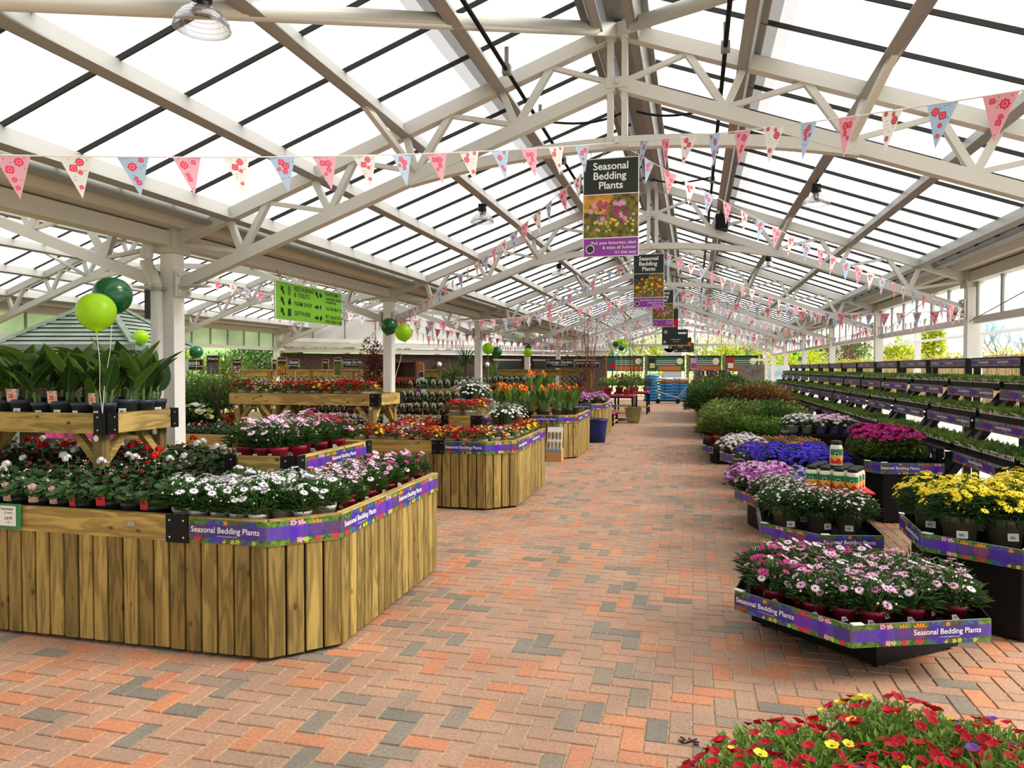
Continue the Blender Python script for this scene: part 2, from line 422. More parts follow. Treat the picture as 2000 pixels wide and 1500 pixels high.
# ---- roof trusses: one of each part, then linked copies
def truss_proto():
    P = []
    tz = lambda x: 4.20 - .361 * abs(x); bz = lambda x: 3.79 - .361 * abs(x)
    def add(name, mb, sm=False): P.append((name, mb.mesh(name, ['white', 'bolt'], sm), []))
    for s in (-1, 1):
        mb = MB(); mb.beam((s * 3.98, 0, tz(3.98)), (s * .03, 0, tz(.03)), .09, .105); add('top_chord', mb)
        mb = MB(); mb.beam((s * 3.94, 0, bz(3.94)), (s * .03, 0, bz(.03)), .085, .1)
        mb.box((s * 3.93, 0, bz(3.93)), (.02, .2, .24)); mb.box((s * 3.8, 0, bz(3.8) - .07), (.24, .16, .015))
        for e in (-.07, .07): mb.box((s * 3.915, e, bz(3.93) + .08), (.03, .025, .025), 1); mb.box((s * 3.915, e, bz(3.93) - .08), (.03, .025, .025), 1)
        add('bottom_chord', mb)
        for b, t in zip((3.31, 2.45, 1.66, .8), (3.43, 2.6, 1.75, .93)):
            mb = MB(); mb.beam((s * b, 0, bz(b) + .03), (s * t, 0, tz(t) - .03), .055, .05); add('web_post', mb)
        for b, t in zip((3.31, 2.45, 1.66, .8), (3.04, 2.21, 1.35, .51)):
            mb = MB(); mb.beam((s * b, 0, bz(b) + .03), (s * t, 0, tz(t) - .03), .055, .05); add('web_diagonal', mb)
        for a, b in zip((3.95, 3.04, 2.21, 1.35, .51), (3.31, 2.45, 1.66, .8, .06)):
            mb = MB(); mb.beam((s * a, 0, tz(a) - .05), (s * b, 0, bz(b) + .04), .04, .035); add('web_tie', mb)
        for e in (-1, 1):
            mb = MB(); mb.beam((s * 1.66, 0, bz(1.66) + .03), (s * 1.77, e * .85, tz(1.77) + .0), .045, .045); add('purlin_stay', mb)
    mb = MB(); k = 24
    for i in range(k):
        x0, x1 = -1.72 + 3.44 * i / k, -1.72 + 3.44 * (i + 1) / k
        f = lambda x: 3.335 - .175 * (x / 1.68) ** 2
        mb.beam((x0, 0, f(x0)), (x1, 0, f(x1)), .08, .085)
    mb.box((-.75, 0, f(.75)), (.012, .095, .1)); mb.box((.75, 0, f(.75)), (.012, .095, .1))
    add('arched_tie', mb)
    mb = MB()
    for e in (-.055, .055): mb.beam((e, 0, 3.29), (e, 0, 4.27), .045, .075)
    for z in (3.34, 3.79, 4.2): mb.box((0, 0, z), (.17, .1, .08)); mb.box((0, -.055, z), (.03, .03, .03), 1)
    add('king_post', mb)
    return P
TP = truss_proto()
for k, y in enumerate(TY):
    place(TP, 'roof_truss', f'white steel lattice truss over the main aisle, {ORD[k]} one down the hall', 'roof truss', (XM, y, 0), group='main aisle roof trusses')
    place(TP, 'roof_truss', f'white steel lattice truss over the pavilion side hall, {ORD[k]} one down', 'roof truss', (XM2, y, 0), group='pavilion hall roof trusses')

# ---- glazed roof slopes: panes, bars, purlins
Y0, Y1 = -14.0, 36.0
def roof_slope(xm, s, label):
    root = thing('ceiling', label, 'roof', (xm, 0, 0), kind='structure')
    mb = MB(); e = s * 3.66
    mb.q([(xm + s * .02, Y0, GZ(.02)), (xm + e, Y0, GZ(3.66)), (xm + e, Y1, GZ(3.66)), (xm + s * .02, Y1, GZ(.02))])
    part('glass_pane', mb, ['glass'], root)
    mb = MB(); y = .06 - .5647 * 24
    while y < Y1:
        if y > Y0:
            mb.beam((xm + s * .1, y - .012, GZ(.1) - .02), (xm + e, y - .012, GZ(3.66) - .02), .012, .032)
            mb.beam((xm + s * .1, y + .018, GZ(.1) - .01), (xm + e, y + .018, GZ(3.66) - .01), .004, .014)
        y += .5647
    part('glazing_bar', mb, ['gasket'], root)
    for o, w, h in ((.16, .05, .13), (.95, .06, .15), (1.77, .055, .14), (2.59, .055, .14), (3.43, .055, .14), (3.64, .05, .09)):
        mb = MB(); x = xm + s * o; z = GZ(o) - .055 - h / 2 + .02
        nrm = Vector((s * .34, 0, .94))
        mb.beam((x, Y0, z), (x, Y1, z), w, h, 0, .5, nrm)
        d = Vector((.94, 0, -.34 * s)) * 1
        mb.beam(Vector((x, Y0, z)) + nrm * (h / 2) + d * .03 * s, Vector((x, Y1, z)) + nrm * (h / 2) + d * .03 * s, .09, .012, 0, .5, nrm)
        mb.beam(Vector((x, Y0, z)) - nrm * (h / 2) - d * .02 * s, Vector((x, Y1, z)) - nrm * (h / 2) - d * .02 * s, .06, .012, 0, .5, nrm)
        part('purlin', mb, ['alu'], root)
    mb = MB()  # graded grey strips imitate a blurred shadow on the glass along the vent purlin
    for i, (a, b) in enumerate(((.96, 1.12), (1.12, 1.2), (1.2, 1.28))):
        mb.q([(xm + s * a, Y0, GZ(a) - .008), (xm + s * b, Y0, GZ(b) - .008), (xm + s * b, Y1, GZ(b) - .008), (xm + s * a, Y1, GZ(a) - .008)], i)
    part('vent_shadow', mb, ['shadow_strip', 'shadow_strip2', 'shadow_strip3'], root)
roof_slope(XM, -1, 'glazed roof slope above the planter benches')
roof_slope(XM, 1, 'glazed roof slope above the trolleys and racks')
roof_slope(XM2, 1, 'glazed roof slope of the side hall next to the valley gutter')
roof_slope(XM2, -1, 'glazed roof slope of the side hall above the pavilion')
mb = MB()
for xm in (XM, XM2):
    mb.beam((xm, Y0, 4.30), (xm, Y1, 4.30), .16, .07)
    mb.beam((xm, Y0, 4.355), (xm, Y1, 4.355), .3, .012)
solo('ceiling', mb, ['alu'], 'ridge cap along the top of both glazed roofs', 'roof', kind='structure')

# ---- ridge vent drive shafts with their pushing arms
def vent_shaft(xm, s, label):
    root = thing('vent_shaft', label, 'vent gear', (xm + s * .78, 0, 3.8))
    x, z = xm + s * .78, GZ(.78) - .22
    mb = MB(); mb.tube([(x, 1.0, z), (x, 34, z)], .016, 8); part('drive_tube', mb, ['black'], root, True)
    for k in range(28):
        y = 1.6 + 1.2 * k
        mb = MB(); mb.beam((x, y, z - .04), (x, y, z + .17), .03, .012); mb.box((x, y, z), (.06, .05, .07)); part('bearing_bracket', mb, ['bar'], root)
        if k % 2 == 0:
            mb = MB(); pts = []
            for i in range(9):
                f = i / 8; pts.append((x - s * .72 * f, y + .25, z + .1 - .15 * math.sin(f * PI * .62) + .16 * f))
            mb.tube(pts, .011, 6); part('rack_arm', mb, ['black'], root, True)
vent_shaft(XM, -1, 'dark vent drive tube with curved arms under the bench-side roof slope')
vent_shaft(XM, 1, 'dark vent drive tube with curved arms under the trolley-side roof slope')
mb = MB(); mb.box((.36, 10.4, 3.62), (.16, .3, .2)); mb.tube([(.36, 10.4, 3.72), (.3, 10.4, 3.95)], .03)
solo('vent_motor', mb, ['black'], 'dark vent motor box on the second truss under the trolley-side slope', 'motor', base=(.36, 10.4, 3.6))

# ---- round wind braces from the first apex
for xe, lab in ((XL, 'white round wind brace running to the valley gutter'), (XR, 'white round wind brace running to the fence side')):
    a = Vector((XM, 5.52, 4.17)); b = Vector((xe, .85, 2.74)); d = (b - a).normalized()
    root = thing('wind_brace', lab + ' from the first apex', 'brace', tuple(b))
    mb = MB(); mb.tube([a + d * .22, b], .05, 16); part('tube', mb, ['white'], root, True)
    mb = MB(); mb.beam(a, a + d * .3, .02, .1); part('end_plate', mb, ['white'], root)

# ---- valley gutter and eaves gutters
def gutter(x, label, sides=(-1, 1)):
    root = thing('trim_1', label, 'gutter', (x, 0, 2.7), kind='structure')
    mb = MB(); mb.beam((x, Y0, 2.765), (x, Y1, 2.765), .15, .13)
    for y in [.8] + TY: mb.box((x, y, 2.745), (.2, .24, .21))
    part('eaves_beam', mb, ['cream'], root)
    mb = MB()
    pr = [(-.44, 3.07), (-.22, 2.85), (.22, 2.85), (.44, 3.07)]
    for (a, b) in zip(pr[:-1], pr[1:]): mb.beam((x + (a[0] + b[0]) / 2, Y0, (a[1] + b[1]) / 2), (x + (a[0] + b[0]) / 2, Y1, (a[1] + b[1]) / 2), math.hypot(b[0] - a[0], b[1] - a[1]), .008, 0, .5, Vector((-(b[1] - a[1]), 0, b[0] - a[0])))
    part('trough', mb, ['cream'], root)
    for s in sides:
        mb = MB(); mb.beam((x + s * .44, Y0, 3.075), (x + s * .44, Y1, 3.075), .07, .03); part('trough_lip', mb, ['white'], root)
    return root
gutter(XL, 'cream valley gutter and beam between the two roofs').name = 'trim_1'
gutter(XR, 'cream eaves gutter and beam above the fence-side glazing').name = 'trim_2'
gutter(XLL, 'cream eaves gutter and beam past the pavilion').name = 'trim_3'

# ---- downpipe with flexible elbow on the first valley column
root = thing('downpipe', 'white rainwater downpipe with ribbed elbow on the first valley column', 'downpipe', (XL - .08, 5.47, 0))
mb = MB(); pts = [(XL - .12, 5.46, 2.72), (XL - .15, 5.46, 2.64), (XL - .16, 5.46, 2.57), (XL - .13, 5.46, 2.49), (XL - .08, 5.46, 2.42), (XL - .055, 5.465, 2.34)]
fine = []
for a, b in zip(pts[:-1], pts[1:]):
    for i in range(4): fine.append(Vector(a).lerp(Vector(b), i / 4))
fine.append(Vector(pts[-1])); mb.tube(fine, [.057 if i % 2 else .05 for i in range(len(fine))], 14); part('elbow', mb, ['white'], root, True)
mb = MB(); mb.tube([(XL - .055, 5.465, 2.36), (XL - .055, 5.465, .0)], .05, 16); part('pipe', mb, ['white'], root, True)
mb = MB(); mb.tube([(XL - .055, 5.465, 2.33), (XL - .055, 5.465, 2.30)], .058, 16); mb.box((XL - .02, 5.49, 2.315), (.06, .05, .02)); part('clamp', mb, ['alu'], root)

# ---- fence-side clerestory glazing, bay by bay
def clerestory(x, y0, y1, name, label, mats):
    root = thing(name, label, 'window', (x, (y0 + y1) / 2, 2.2), kind='structure')
    mb = MB(); mb.q([(x, y0 + .1, 2.26), (x, y1 - .1, 2.26), (x, y1 - .1, 2.84), (x, y0 + .1, 2.84)]); part('glass_pane', mb, [mats], root)
    mb = MB(); mb.beam((x, y0 + .1, 2.215), (x, y1 - .1, 2.215), .07, .09); part('bottom_rail', mb, ['white'], root)
    n = 6
    for i in range(n + 1):
        y = y0 + .16 + (y1 - y0 - .32) * i / n
        mb = MB(); mb.beam((x, y, 2.25), (x, y, 2.85), .04, .05); part('mullion', mb, ['alu'], root)
ys = [.8] + TY
for i in range(7): clerestory(XR + .02, ys[i], ys[i + 1], f'window_{i + 1}', f'clerestory glazing over the racks, {ORD[i]} bay down the fence side', 'glass')
gpane = mat('greenish_polycarbonate', (.55, .70, .45), .4, noise=.35, nscale=.8, transl=.6)
for i in range(1, 5): clerestory(XLL - .02, ys[i], ys[i + 1], f'window_{i + 8}', f'greenish clerestory glazing past the pavilion, {ORD[i - 1]} bay', gpane)
# bracing wires in the clerestory
for (a, b, w) in (((XR - .06, 5.7, 2.85), (XR - .06, 10.3, 2.2), 'second'), ((XR - .06, 10.5, 2.85), (XR - .06, 15.1, 2.2), 'third')):
    mb = MB(); mb.tube([a, b], .006, 6); solo('brace_wire', mb, ['bar'], f'thin steel bracing wire across the {w} fence-side clerestory bay', 'wire', base=a)

mb = MB(); mb.box((-4.6, -13.0, 1.5), (16.4, .15, 3.0))
solo('wall_rear', mb, [mat('rear_timber_wall', (.16, .10, .05), .7)], 'brown timber shop wall behind the camera', 'wall', kind='structure', base=(-4.6, -13, 0))
# ---- end gable of the main hall and the side hall
def gable(xm, y, name, label, z0):
    root = thing(name, label, 'wall', (xm, y, 2.7), kind='structure')
    zt = lambda o: GZ(o) - .1
    mb = MB(); mb.q([(xm - 3.9, y, z0), (xm + 3.9, y, z0), (xm + 3.9, y, zt(3.9)), (xm, y, zt(0)), (xm - 3.9, y, zt(3.9))]); part('glass_pane', mb, ['glass'], root)
    mb = MB(); mb.beam((xm - 4, y - .03, z0), (xm + 4, y - .03, z0), .06, .12); part('bottom_rail', mb, ['white'], root)
    for i in range(-6, 7):
        o = i * .62; mb = MB(); mb.beam((xm + o, y - .03, z0), (xm + o, y - .03, zt(o)), .04, .04); part('mullion', mb, ['alu'], root)
gable(XM, 36.0, 'wall_back', 'white glazed gable at the far end of the main aisle', 2.75)
gable(XM2, 36.0, 'wall_far', 'white glazed gable at the far end of the side hall', 2.75)
# ================================================================ plant prototypes (local coordinates, base of the pot at z = 0)
def rdir(r, lo=-.2, hi=1.0):
    a = r.uniform(0, 2 * PI); z = r.uniform(lo, hi); c = math.sqrt(max(0, 1 - z * z))
    return Vector((c * math.cos(a), c * math.sin(a), z))
def leaf(mb, p, d, L, w, m=0, t=.5, fold=.15, nrm=(0, 0, 1)):
    p = Vector(p); d, sd, n = basis(d, nrm)
    mid = p + d * (L * .5); tip = p + d * L - n * (L * .12)
    a, b = mid + sd * (w / 2) + n * (w * fold), mid - sd * (w / 2) + n * (w * fold)
    mb.raw([p, a, tip, b], [(0, 2, 1), (0, 3, 2)], m, t)
def longleaf(mb, p, d, L, w, m=0, t=.5, droop=.5, k=6, nrm=(0, 0, 1), rib=None, fold=.25, peak=.42):
    p = Vector(p); d = Vector(d).normalized(); vs = []; c = p
    for i in range(k + 1):
        f = i / k; _, sd, n = basis(d, nrm)
        ww = w * (math.sin(PI * f ** (.69 if peak > .45 else .8)) ** .75 if 0 < f < 1 else .04) / 2
        vs += [c + sd * ww + n * ww * fold, c, c - sd * ww + n * ww * fold]
        d = (d + Vector((0, 0, -droop / k))).normalized(); c = c + d * (L / k)
    fs = []
    for i in range(k): a = i * 3; fs += [(a, a + 3, a + 4, a + 1), (a + 1, a + 4, a + 5, a + 2)]
    mb.raw(vs, fs, m, t)
    if rib is not None: mb.tube([vs[3 * i + 1] for i in range(k + 1)], [.0035 * (1 - i / k) + .0012 for i in range(k + 1)], 4, rib, .9, False)
def daisy(mb, c, n, r, mp, md, k=11, rr=R, t=None, droop=.1):
    c = Vector(c); n, a, b = basis(n, (.01, .02, 1)); ph = rr.uniform(0, 6)
    for i in range(k):
        g = ph + 2 * PI * i / k; e = a * math.cos(g) + b * math.sin(g); s = n.cross(e)
        o = c + e * r - n * (r * droop)
        mb.q([c + e * r * .15 - s * r * .07, c + e * r * .72 - s * r * .17 , o, c + e * r * .72 + s * r * .17, c + e * r * .15 + s * r * .07], mp, rr.random() if t is None else t)
    i0 = [c + n * r * .05 + (a * math.cos(j * PI / 3) + b * math.sin(j * PI / 3)) * r * .24 for j in range(6)]
    mb.raw(i0 + [c + n * r * .14], [(j, (j + 1) % 6, 6) for j in range(6)], md, .5)
def trumpet(mb, c, n, r, mp, md, rr=R, lobes=5):
    c = Vector(c); n, a, b = basis(n, (.01, .02, 1)); ph = rr.uniform(0, 6); t = rr.random()
    P = lambda g, q, h: c + (a * math.cos(g) + b * math.sin(g)) * q + n * h
    th = c - n * (r * .45)
    for i in range(lobes):
        g = ph + 2 * PI * i / lobes; h = PI / lobes
        mb.q([th, P(g - h, r * .86, 0), P(g - h * .45, r * 1.02, r * .05), P(g + h * .45, r * 1.02, r * .05), P(g + h, r * .86, 0)], mp, t)
    mb.raw([P(j * PI / 2.5, r * .25, -r * .22) for j in range(5)], [(0, 1, 2, 3, 4)], md, .5)
def blob(mb, c, r, m, t=.5):
    c = Vector(c); v = [c + Vector(q) * r for q in ((1, 0, 0), (0, 1, 0), (-1, 0, 0), (0, -1, 0), (0, 0, 1), (0, 0, -1))]
    mb.raw(v, [(0, 1, 4), (1, 2, 4), (2, 3, 4), (3, 0, 4), (1, 0, 5), (2, 1, 5), (3, 2, 5), (0, 3, 5)], m, t)
_pots = {}
def pot_mesh(r, h, m, name='pot'):
    k = (r, h, m)
    if k not in _pots:
        mb = MB()
        mb.lathe([(.001, 0), (r * .74, 0), (r * .9, h * .80), (r * .97, h * .80), (r, h * .99), (r * .93, h), (r * .9, h * .93), (.001, h * .93)], 18, 0, .5, ms=[0, 0, 0, 0, 0, 0, 1])
        _pots[k] = mb.mesh(name, [m, 'soil'], True)
    return _pots[k]
def card_mesh(w, h, m, arch=False, m2='print'):
    mb = MB()
    if arch:
        k = 10; o = [(-w / 2, 0)] + [(-w / 2 * math.cos(PI * i / k), h - w / 2 + w / 2 * math.sin(PI * i / k)) for i in range(k + 1)] + [(w / 2, 0)]
    else: o = [(-w / 2, 0), (-w / 2, h), (w / 2, h), (w / 2, 0)]
    n = len(o)
    mb.raw([(x, -.001, z) for x, z in o] + [(x, .001, z) for x, z in o], [tuple(range(n)), tuple(range(2 * n - 1, n - 1, -1))] + [(i, n + i, n + (i + 1) % n, (i + 1) % n) for i in range(n)], 0)
    for z in (.3, .42, .54): mb.q([(-w * .3, -.0016, h * z), (-w * .3, -.0016, h * (z + .07)), (w * (.3 - z * .3), -.0016, h * (z + .07)), (w * (.3 - z * .3), -.0016, h * z)], 1)
    return mb.mesh('plant_label', [m, m2])
def moved(me, dx, dy, dz, rx=0, rz=0):
    m = me.copy(); m.transform(Matrix.Translation((dx, dy, dz)) @ Matrix.Rotation(rz, 4, 'Z') @ Matrix.Rotation(rx, 4, 'X')); return m

def mound_leaves(mb, r, n, z0, rad, h, L, w, up=.45, m=0, inner=.35):
    for i in range(n):
        a = r.uniform(0, 2 * PI); q = rad * math.sqrt(r.uniform(.02, 1)); e = Vector((math.cos(a), math.sin(a), 0))
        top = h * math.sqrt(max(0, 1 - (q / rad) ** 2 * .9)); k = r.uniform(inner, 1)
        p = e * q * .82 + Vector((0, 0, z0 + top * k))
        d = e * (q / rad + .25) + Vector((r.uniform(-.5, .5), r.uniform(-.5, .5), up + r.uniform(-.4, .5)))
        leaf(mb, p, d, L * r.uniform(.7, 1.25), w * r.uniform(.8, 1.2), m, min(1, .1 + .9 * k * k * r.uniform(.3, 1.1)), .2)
def dome_pts(r, n, z0, rad, h, lo=0, flat=.9):
    for i in range(n):
        a = r.uniform(0, 2 * PI); q = rad * math.sqrt(r.uniform(lo, 1)); e = Vector((math.cos(a), math.sin(a), 0))
        yield e * q + Vector((0, 0, z0 + h * math.sqrt(max(0, 1 - (q / rad) ** 2 * flat)))), (e * (q / rad) * .8 + Vector((r.uniform(-.3, .3), r.uniform(-.3, .3), 1))).normalized()

def P_osteo(seed, pot, cols, nf=10, fr=.029, price=True, rad=.125):
    r = random.Random(seed); mb = MB()
    for s in range(9):
        a = r.uniform(0, 6.3); mb.tube([(0, 0, .09), (math.cos(a) * .06, math.sin(a) * .06, .2)], .004, 4, 1, .5, False)
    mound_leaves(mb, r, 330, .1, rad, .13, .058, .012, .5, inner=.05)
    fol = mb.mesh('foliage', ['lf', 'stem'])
    mb = MB()
    for p, n in dome_pts(r, nf, .1, rad * .98, .155):
        p = p + Vector((0, 0, r.uniform(0, .03))); c = r.choice(range(len(cols)))
        daisy(mb, p, n, fr * r.uniform(.85, 1.15), 1 + c, 0, 12, r); mb.tube([p, p * .72 + Vector((0, 0, .04))], .0016, 3, len(cols) + 1, .5, False)
    for p, n in dome_pts(r, 14, .1, rad, .14): blob(mb, p + Vector((0, 0, .012)), .0068, 1, .8)
    fl = mb.mesh('blossom', ['discd'] + cols + ['stem'])
    P = [('pot', pot_mesh(.058, .105, pot), []), ('foliage', fol, []), ('blossom', fl, [])]
    if price: P.append(('price_sticker', moved(card_mesh(.034, .022, 'card'), 0, -.0535, .045, -.12, .5), []))
    return P
def P_geranium(seed, col, nf=2, label='cardred'):
    r = random.Random(seed); mb = MB()
    for i in range(64):
        a = r.uniform(0, 6.3); q = .12 * math.sqrt(r.random()); e = Vector((math.cos(a), math.sin(a), 0))
        c = e * q + Vector((0, 0, .13 + .12 * r.uniform(.1, 1) * math.sqrt(1 - (q / .13) ** 2))); n, x, y = basis(e * .6 + Vector((r.uniform(-.5, .5), r.uniform(-.5, .5), 1)), (.02, .01, 1))
        s = r.uniform(.02, .036); ks = 9; t = r.uniform(.0, 1)
        ring = [c + (x * math.cos(2 * PI * j / ks) + y * math.sin(2 * PI * j / ks)) * s * (1 if j % 2 else .86) + n * s * (.28 if j % 2 else .12) for j in range(ks)]
        mb.raw([c] + ring, [(0, j + 1, j + 2) for j in range(ks - 1)], 0, t); 
        if i % 3 == 0: mb.tube([c, (c.x * .2, c.y * .2, .1)], .002, 3, 1, .5, False)
    fol = mb.mesh('foliage', ['lfg', 'stem'])
    mb = MB()
    for p, n in dome_pts(r, nf, .12, .1, .19, .1):
        p = p + Vector((0, 0, r.uniform(.0, .04))); mb.tube([p, (p.x * .4, p.y * .4, .14)], .003, 4, 1, .5, False)
        for j in range(15):
            d = rdir(r, -.2); trumpet(mb, p + d * .024, d, .0135, 0, 0, r)
    for p, n in dome_pts(r, 5, .12, .1, .17, .1):
        for j in range(5): blob(mb, p + rdir(r) * .01, .005, 0, .3)
    fl = mb.mesh('blossom', [col, 'stem'])
    P = [('pot', pot_mesh(.066, .115, 'grey_pot'), []), ('foliage', fol, []), ('blossom', fl, [])]
    if label:
        P.append(('plant_label', moved(card_mesh(.05, .115, label, True), -.01, -.07, .095, .12), []))
    return P
def P_canna(seed, label=True):
    r = random.Random(seed); mb = MB()
    for s in range(3):
        a0 = r.uniform(0, 6.3); b = Vector((math.cos(a0) * .05, math.sin(a0) * .05, .13)); hgt = r.uniform(.16, .26)
        top = b + Vector((math.cos(a0) * .03, math.sin(a0) * .03, hgt)); mb.tube([b, b.lerp(top, .5), top], [.011, .009, .005], 7, 1, .6)
        for k in range(r.choice((2, 3, 3))):
            a = a0 + k * 2.3 + r.uniform(-.5, .5); f = .35 + .3 * k; p = b.lerp(top, min(1, f))
            d = Vector((math.cos(a) * .55, math.sin(a) * .55, r.uniform(.75, 1.3)))
            longleaf(mb, p, d, r.uniform(.23, .33), r.uniform(.095, .14), 0, r.uniform(0, 1), r.uniform(.3, 1.1), 7, (0, 0, 1) if abs(d.z) < .9 else (math.cos(a), math.sin(a), 0), 2, .35)
    for s in range(4):
        a = r.uniform(0, 6.3); longleaf(mb, (math.cos(a) * .06, math.sin(a) * .06, .14), (math.cos(a) * .4, math.sin(a) * .4, 1), .1, .022, 3, .5, .6, 4, (math.cos(a), math.sin(a), 0))
    fol = mb.mesh('foliage', ['lfc', 'stem', 'lfm', 'lfgrey'])
    P = [('pot', pot_mesh(.085, .15, 'blue_pot'), [('price_sticker', moved(card_mesh(.045, .036, 'card'), .01, -.078, .055, -.13, .06))]), ('foliage', fol, [])]
    if label: P.append(('plant_label', moved(card_mesh(.07, .085, 'cardpic', False, 'cardred'), -.02, -.075, .135, .1), []))
    return P
def P_calib(seed, mix, nf=46, rad=.15, pot='white_pot', big=1.0, leaves=330, lm='lfm'):
    r = random.Random(seed); mb = MB()
    for i in range(leaves):
        p, n = next(dome_pts(r, 1, .05, rad * 1.05, .15)); k = r.uniform(.55, 1.06)
        p = Vector((p.x * k, p.y * k, .06 + (p.z - .06) * k)); d = n + rdir(r, -.5) * .9
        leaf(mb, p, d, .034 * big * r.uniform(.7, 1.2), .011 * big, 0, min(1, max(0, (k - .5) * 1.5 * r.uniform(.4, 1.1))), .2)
    for i in range(16):
        a = r.uniform(0, 6.3); e = Vector((math.cos(a), math.sin(a), 0)); mb.tube([(0, 0, .1), e * rad * .6 + Vector((0, 0, .17)), e * rad * 1.08 + Vector((0, 0, r.uniform(.04, .12)))], .0018, 3, 1, .5, False)
    fol = mb.mesh('foliage', [lm, 'stem'])
    mb = MB(); names = sorted(mix)
    pool = [n for n in names for _ in range(mix[n])]
    centres = [(Vector((math.cos(a) * rad * .7, math.sin(a) * rad * .7, 0)), c) for a, c in ((r.uniform(0, 6.3), c) for c in pool)]
    for p, n in dome_pts(r, nf, .055, rad * 1.04, .165):
        c = min(centres, key=lambda z: (z[0] - p).length + r.uniform(0, .12))[1] if r.random() < .8 else r.choice(pool)
        trumpet(mb, p + n * .008, n + rdir(r, -.2) * .35, .0175 * big * r.uniform(.85, 1.15), names.index(c) + 1, 0, r)
    fl = mb.mesh('blossom', ['discbr'] + names)
    return [('pot', pot_mesh(.07, .1, pot), []), ('foliage', fol, []), ('blossom', fl, [])]
def P_calla(seed, cols):
    r = random.Random(seed); mb = MB()
    for i in range(24):
        a = r.uniform(0, 6.3); b = Vector((math.cos(a) * .05, math.sin(a) * .05, .13)); d = Vector((math.cos(a) * .28, math.sin(a) * .28, 1))
        t = b + d.normalized() * r.uniform(.12, .2); mb.tube([b, t], .005, 5, 1, .7, False)
        longleaf(mb, t, d, r.uniform(.14, .24), .062, 0, r.random(), r.uniform(.3, .9), 5, (math.cos(a), math.sin(a), 0))
    fol = mb.mesh('foliage', ['lfm', 'stem'])
    mb = MB()
    for i in range(5):
        a = r.uniform(0, 6.3); q = r.uniform(.02, .14); b = Vector((math.cos(a) * .03, math.sin(a) * .03, .14)); t = Vector((math.cos(a) * q, math.sin(a) * q, r.uniform(.38, .5)))
        mb.tube([b, t], .005, 5, 0, .5, False); c = 1 + r.randrange(len(cols)); d, x, y = basis(t - b, (.1, .2, 1)); k = 8; rings = []
        for (rr_, h) in ((.006, 0), (.012, .03), (.022, .055)):
            rings += [t + d * (h + (.035 * max(0, math.cos(2 * PI * j / k)) if h > .04 else 0)) + (x * math.cos(2 * PI * j / k) + y * math.sin(2 * PI * j / k)) * rr_ * (1.25 if h > .04 else 1) for j in range(k)]
        mb.raw(rings, [(u * k + j, u * k + (j + 1) % k, (u + 1) * k + (j + 1) % k, (u + 1) * k + j) for u in range(2) for j in range(k)], c, r.random())
        mb.tube([t, t + d * .05], .004, 4, len(cols) + 1, .5)
    fl = mb.mesh('blossom', ['stem'] + cols + ['fy'])
    return [('pot', pot_mesh(.085, .15, 'grey_pot'), []), ('foliage', fol, []), ('blossom', fl, [])]
def P_marguerite(seed):
    r = random.Random(seed); mb = MB()
    for i in range(420):
        a = r.uniform(0, 6.3); s = r.uniform(.1, 1); d = Vector((math.cos(a) * s * .55, math.sin(a) * s * .55, 1)); leaf(mb, (math.cos(a) * .05, math.sin(a) * .05, .1 + r.uniform(0, .08)), d, r.uniform(.12, .25), .006, 0, r.random(), .1, (math.cos(a), math.sin(a), .1))
    fol = mb.mesh('foliage', ['lfgrey'])
    mb = MB()
    for p, n in dome_pts(r, 85, .2, .2, .16): daisy(mb, p + Vector((0, 0, r.uniform(-.02, .03))), n, .017, 1, 0, 9, r, .8)
    return [('pot', pot_mesh(.08, .13, 'grey_pot'), []), ('foliage', fol, []), ('blossom', mb.mesh('blossom', ['disc', 'fw']), [])]
def P_argy(seed, col, disc, pot='taupe_pot', nf=70, fr=.019, rad=.235, pr=.105, ph=.19, price=True, h=.22):
    r = random.Random(seed); mb = MB()
    mound_leaves(mb, r, 560, ph * .95, rad, h, .06, .014, .35, inner=.05)
    for i in range(90):
        a = r.uniform(0, 6.3); e = Vector((math.cos(a), math.sin(a), 0)); leaf(mb, e * rad * .55 + Vector((0, 0, ph + .02)), e + Vector((0, 0, r.uniform(-.9, .2))), .1, .012, 0, r.random() * .6)
    fol = mb.mesh('foliage', ['lf'])
    mb = MB()
    for p, n in dome_pts(r, nf, ph, rad * 1.02, h * 1.04): daisy(mb, p + Vector((0, 0, r.uniform(-.02, .025))), n, fr * r.uniform(.8, 1.2), 1, 0, 10, r)
    for p, n in dome_pts(r, 40, ph, rad, h): blob(mb, p, .006, 1, .9)
    P = [('pot', pot_mesh(pr, ph, pot), [('price_sticker', moved(card_mesh(.06, .045, 'card'), .01, -pr * .9, ph * .35, -.1, .1))] if price else []), ('foliage', fol, []), ('blossom', mb.mesh('blossom', [disc, col]), [])]
    return P
def P_dome(seed, cols, disc, nf=80, fr=.022, rad=.17, h=.17, pot='grey_pot', leaves=150, ll=.05, lw=.035, kind='daisy', lm='lfm', pr=.075, ph=.11, white_edge=False):
    r = random.Random(seed); mb = MB()
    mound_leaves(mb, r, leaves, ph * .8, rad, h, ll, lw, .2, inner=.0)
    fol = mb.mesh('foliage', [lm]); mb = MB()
    for p, n in dome_pts(r, nf, ph * (1.15 if white_edge else .85), rad * (.9 if white_edge else 1.03), h * 1.06, .0, .6 if white_edge else .97):
        c = 1 + r.randrange(len(cols))
        if kind == 'daisy': daisy(mb, p, n, fr * r.uniform(.85, 1.15), c, 0, 10, r)
        else: trumpet(mb, p, n, fr * r.uniform(.85, 1.15), c, 0, r)
    return [('pot', pot_mesh(pr, ph, pot), []), ('foliage', fol, []), ('blossom', mb.mesh('blossom', [disc] + cols), [])]
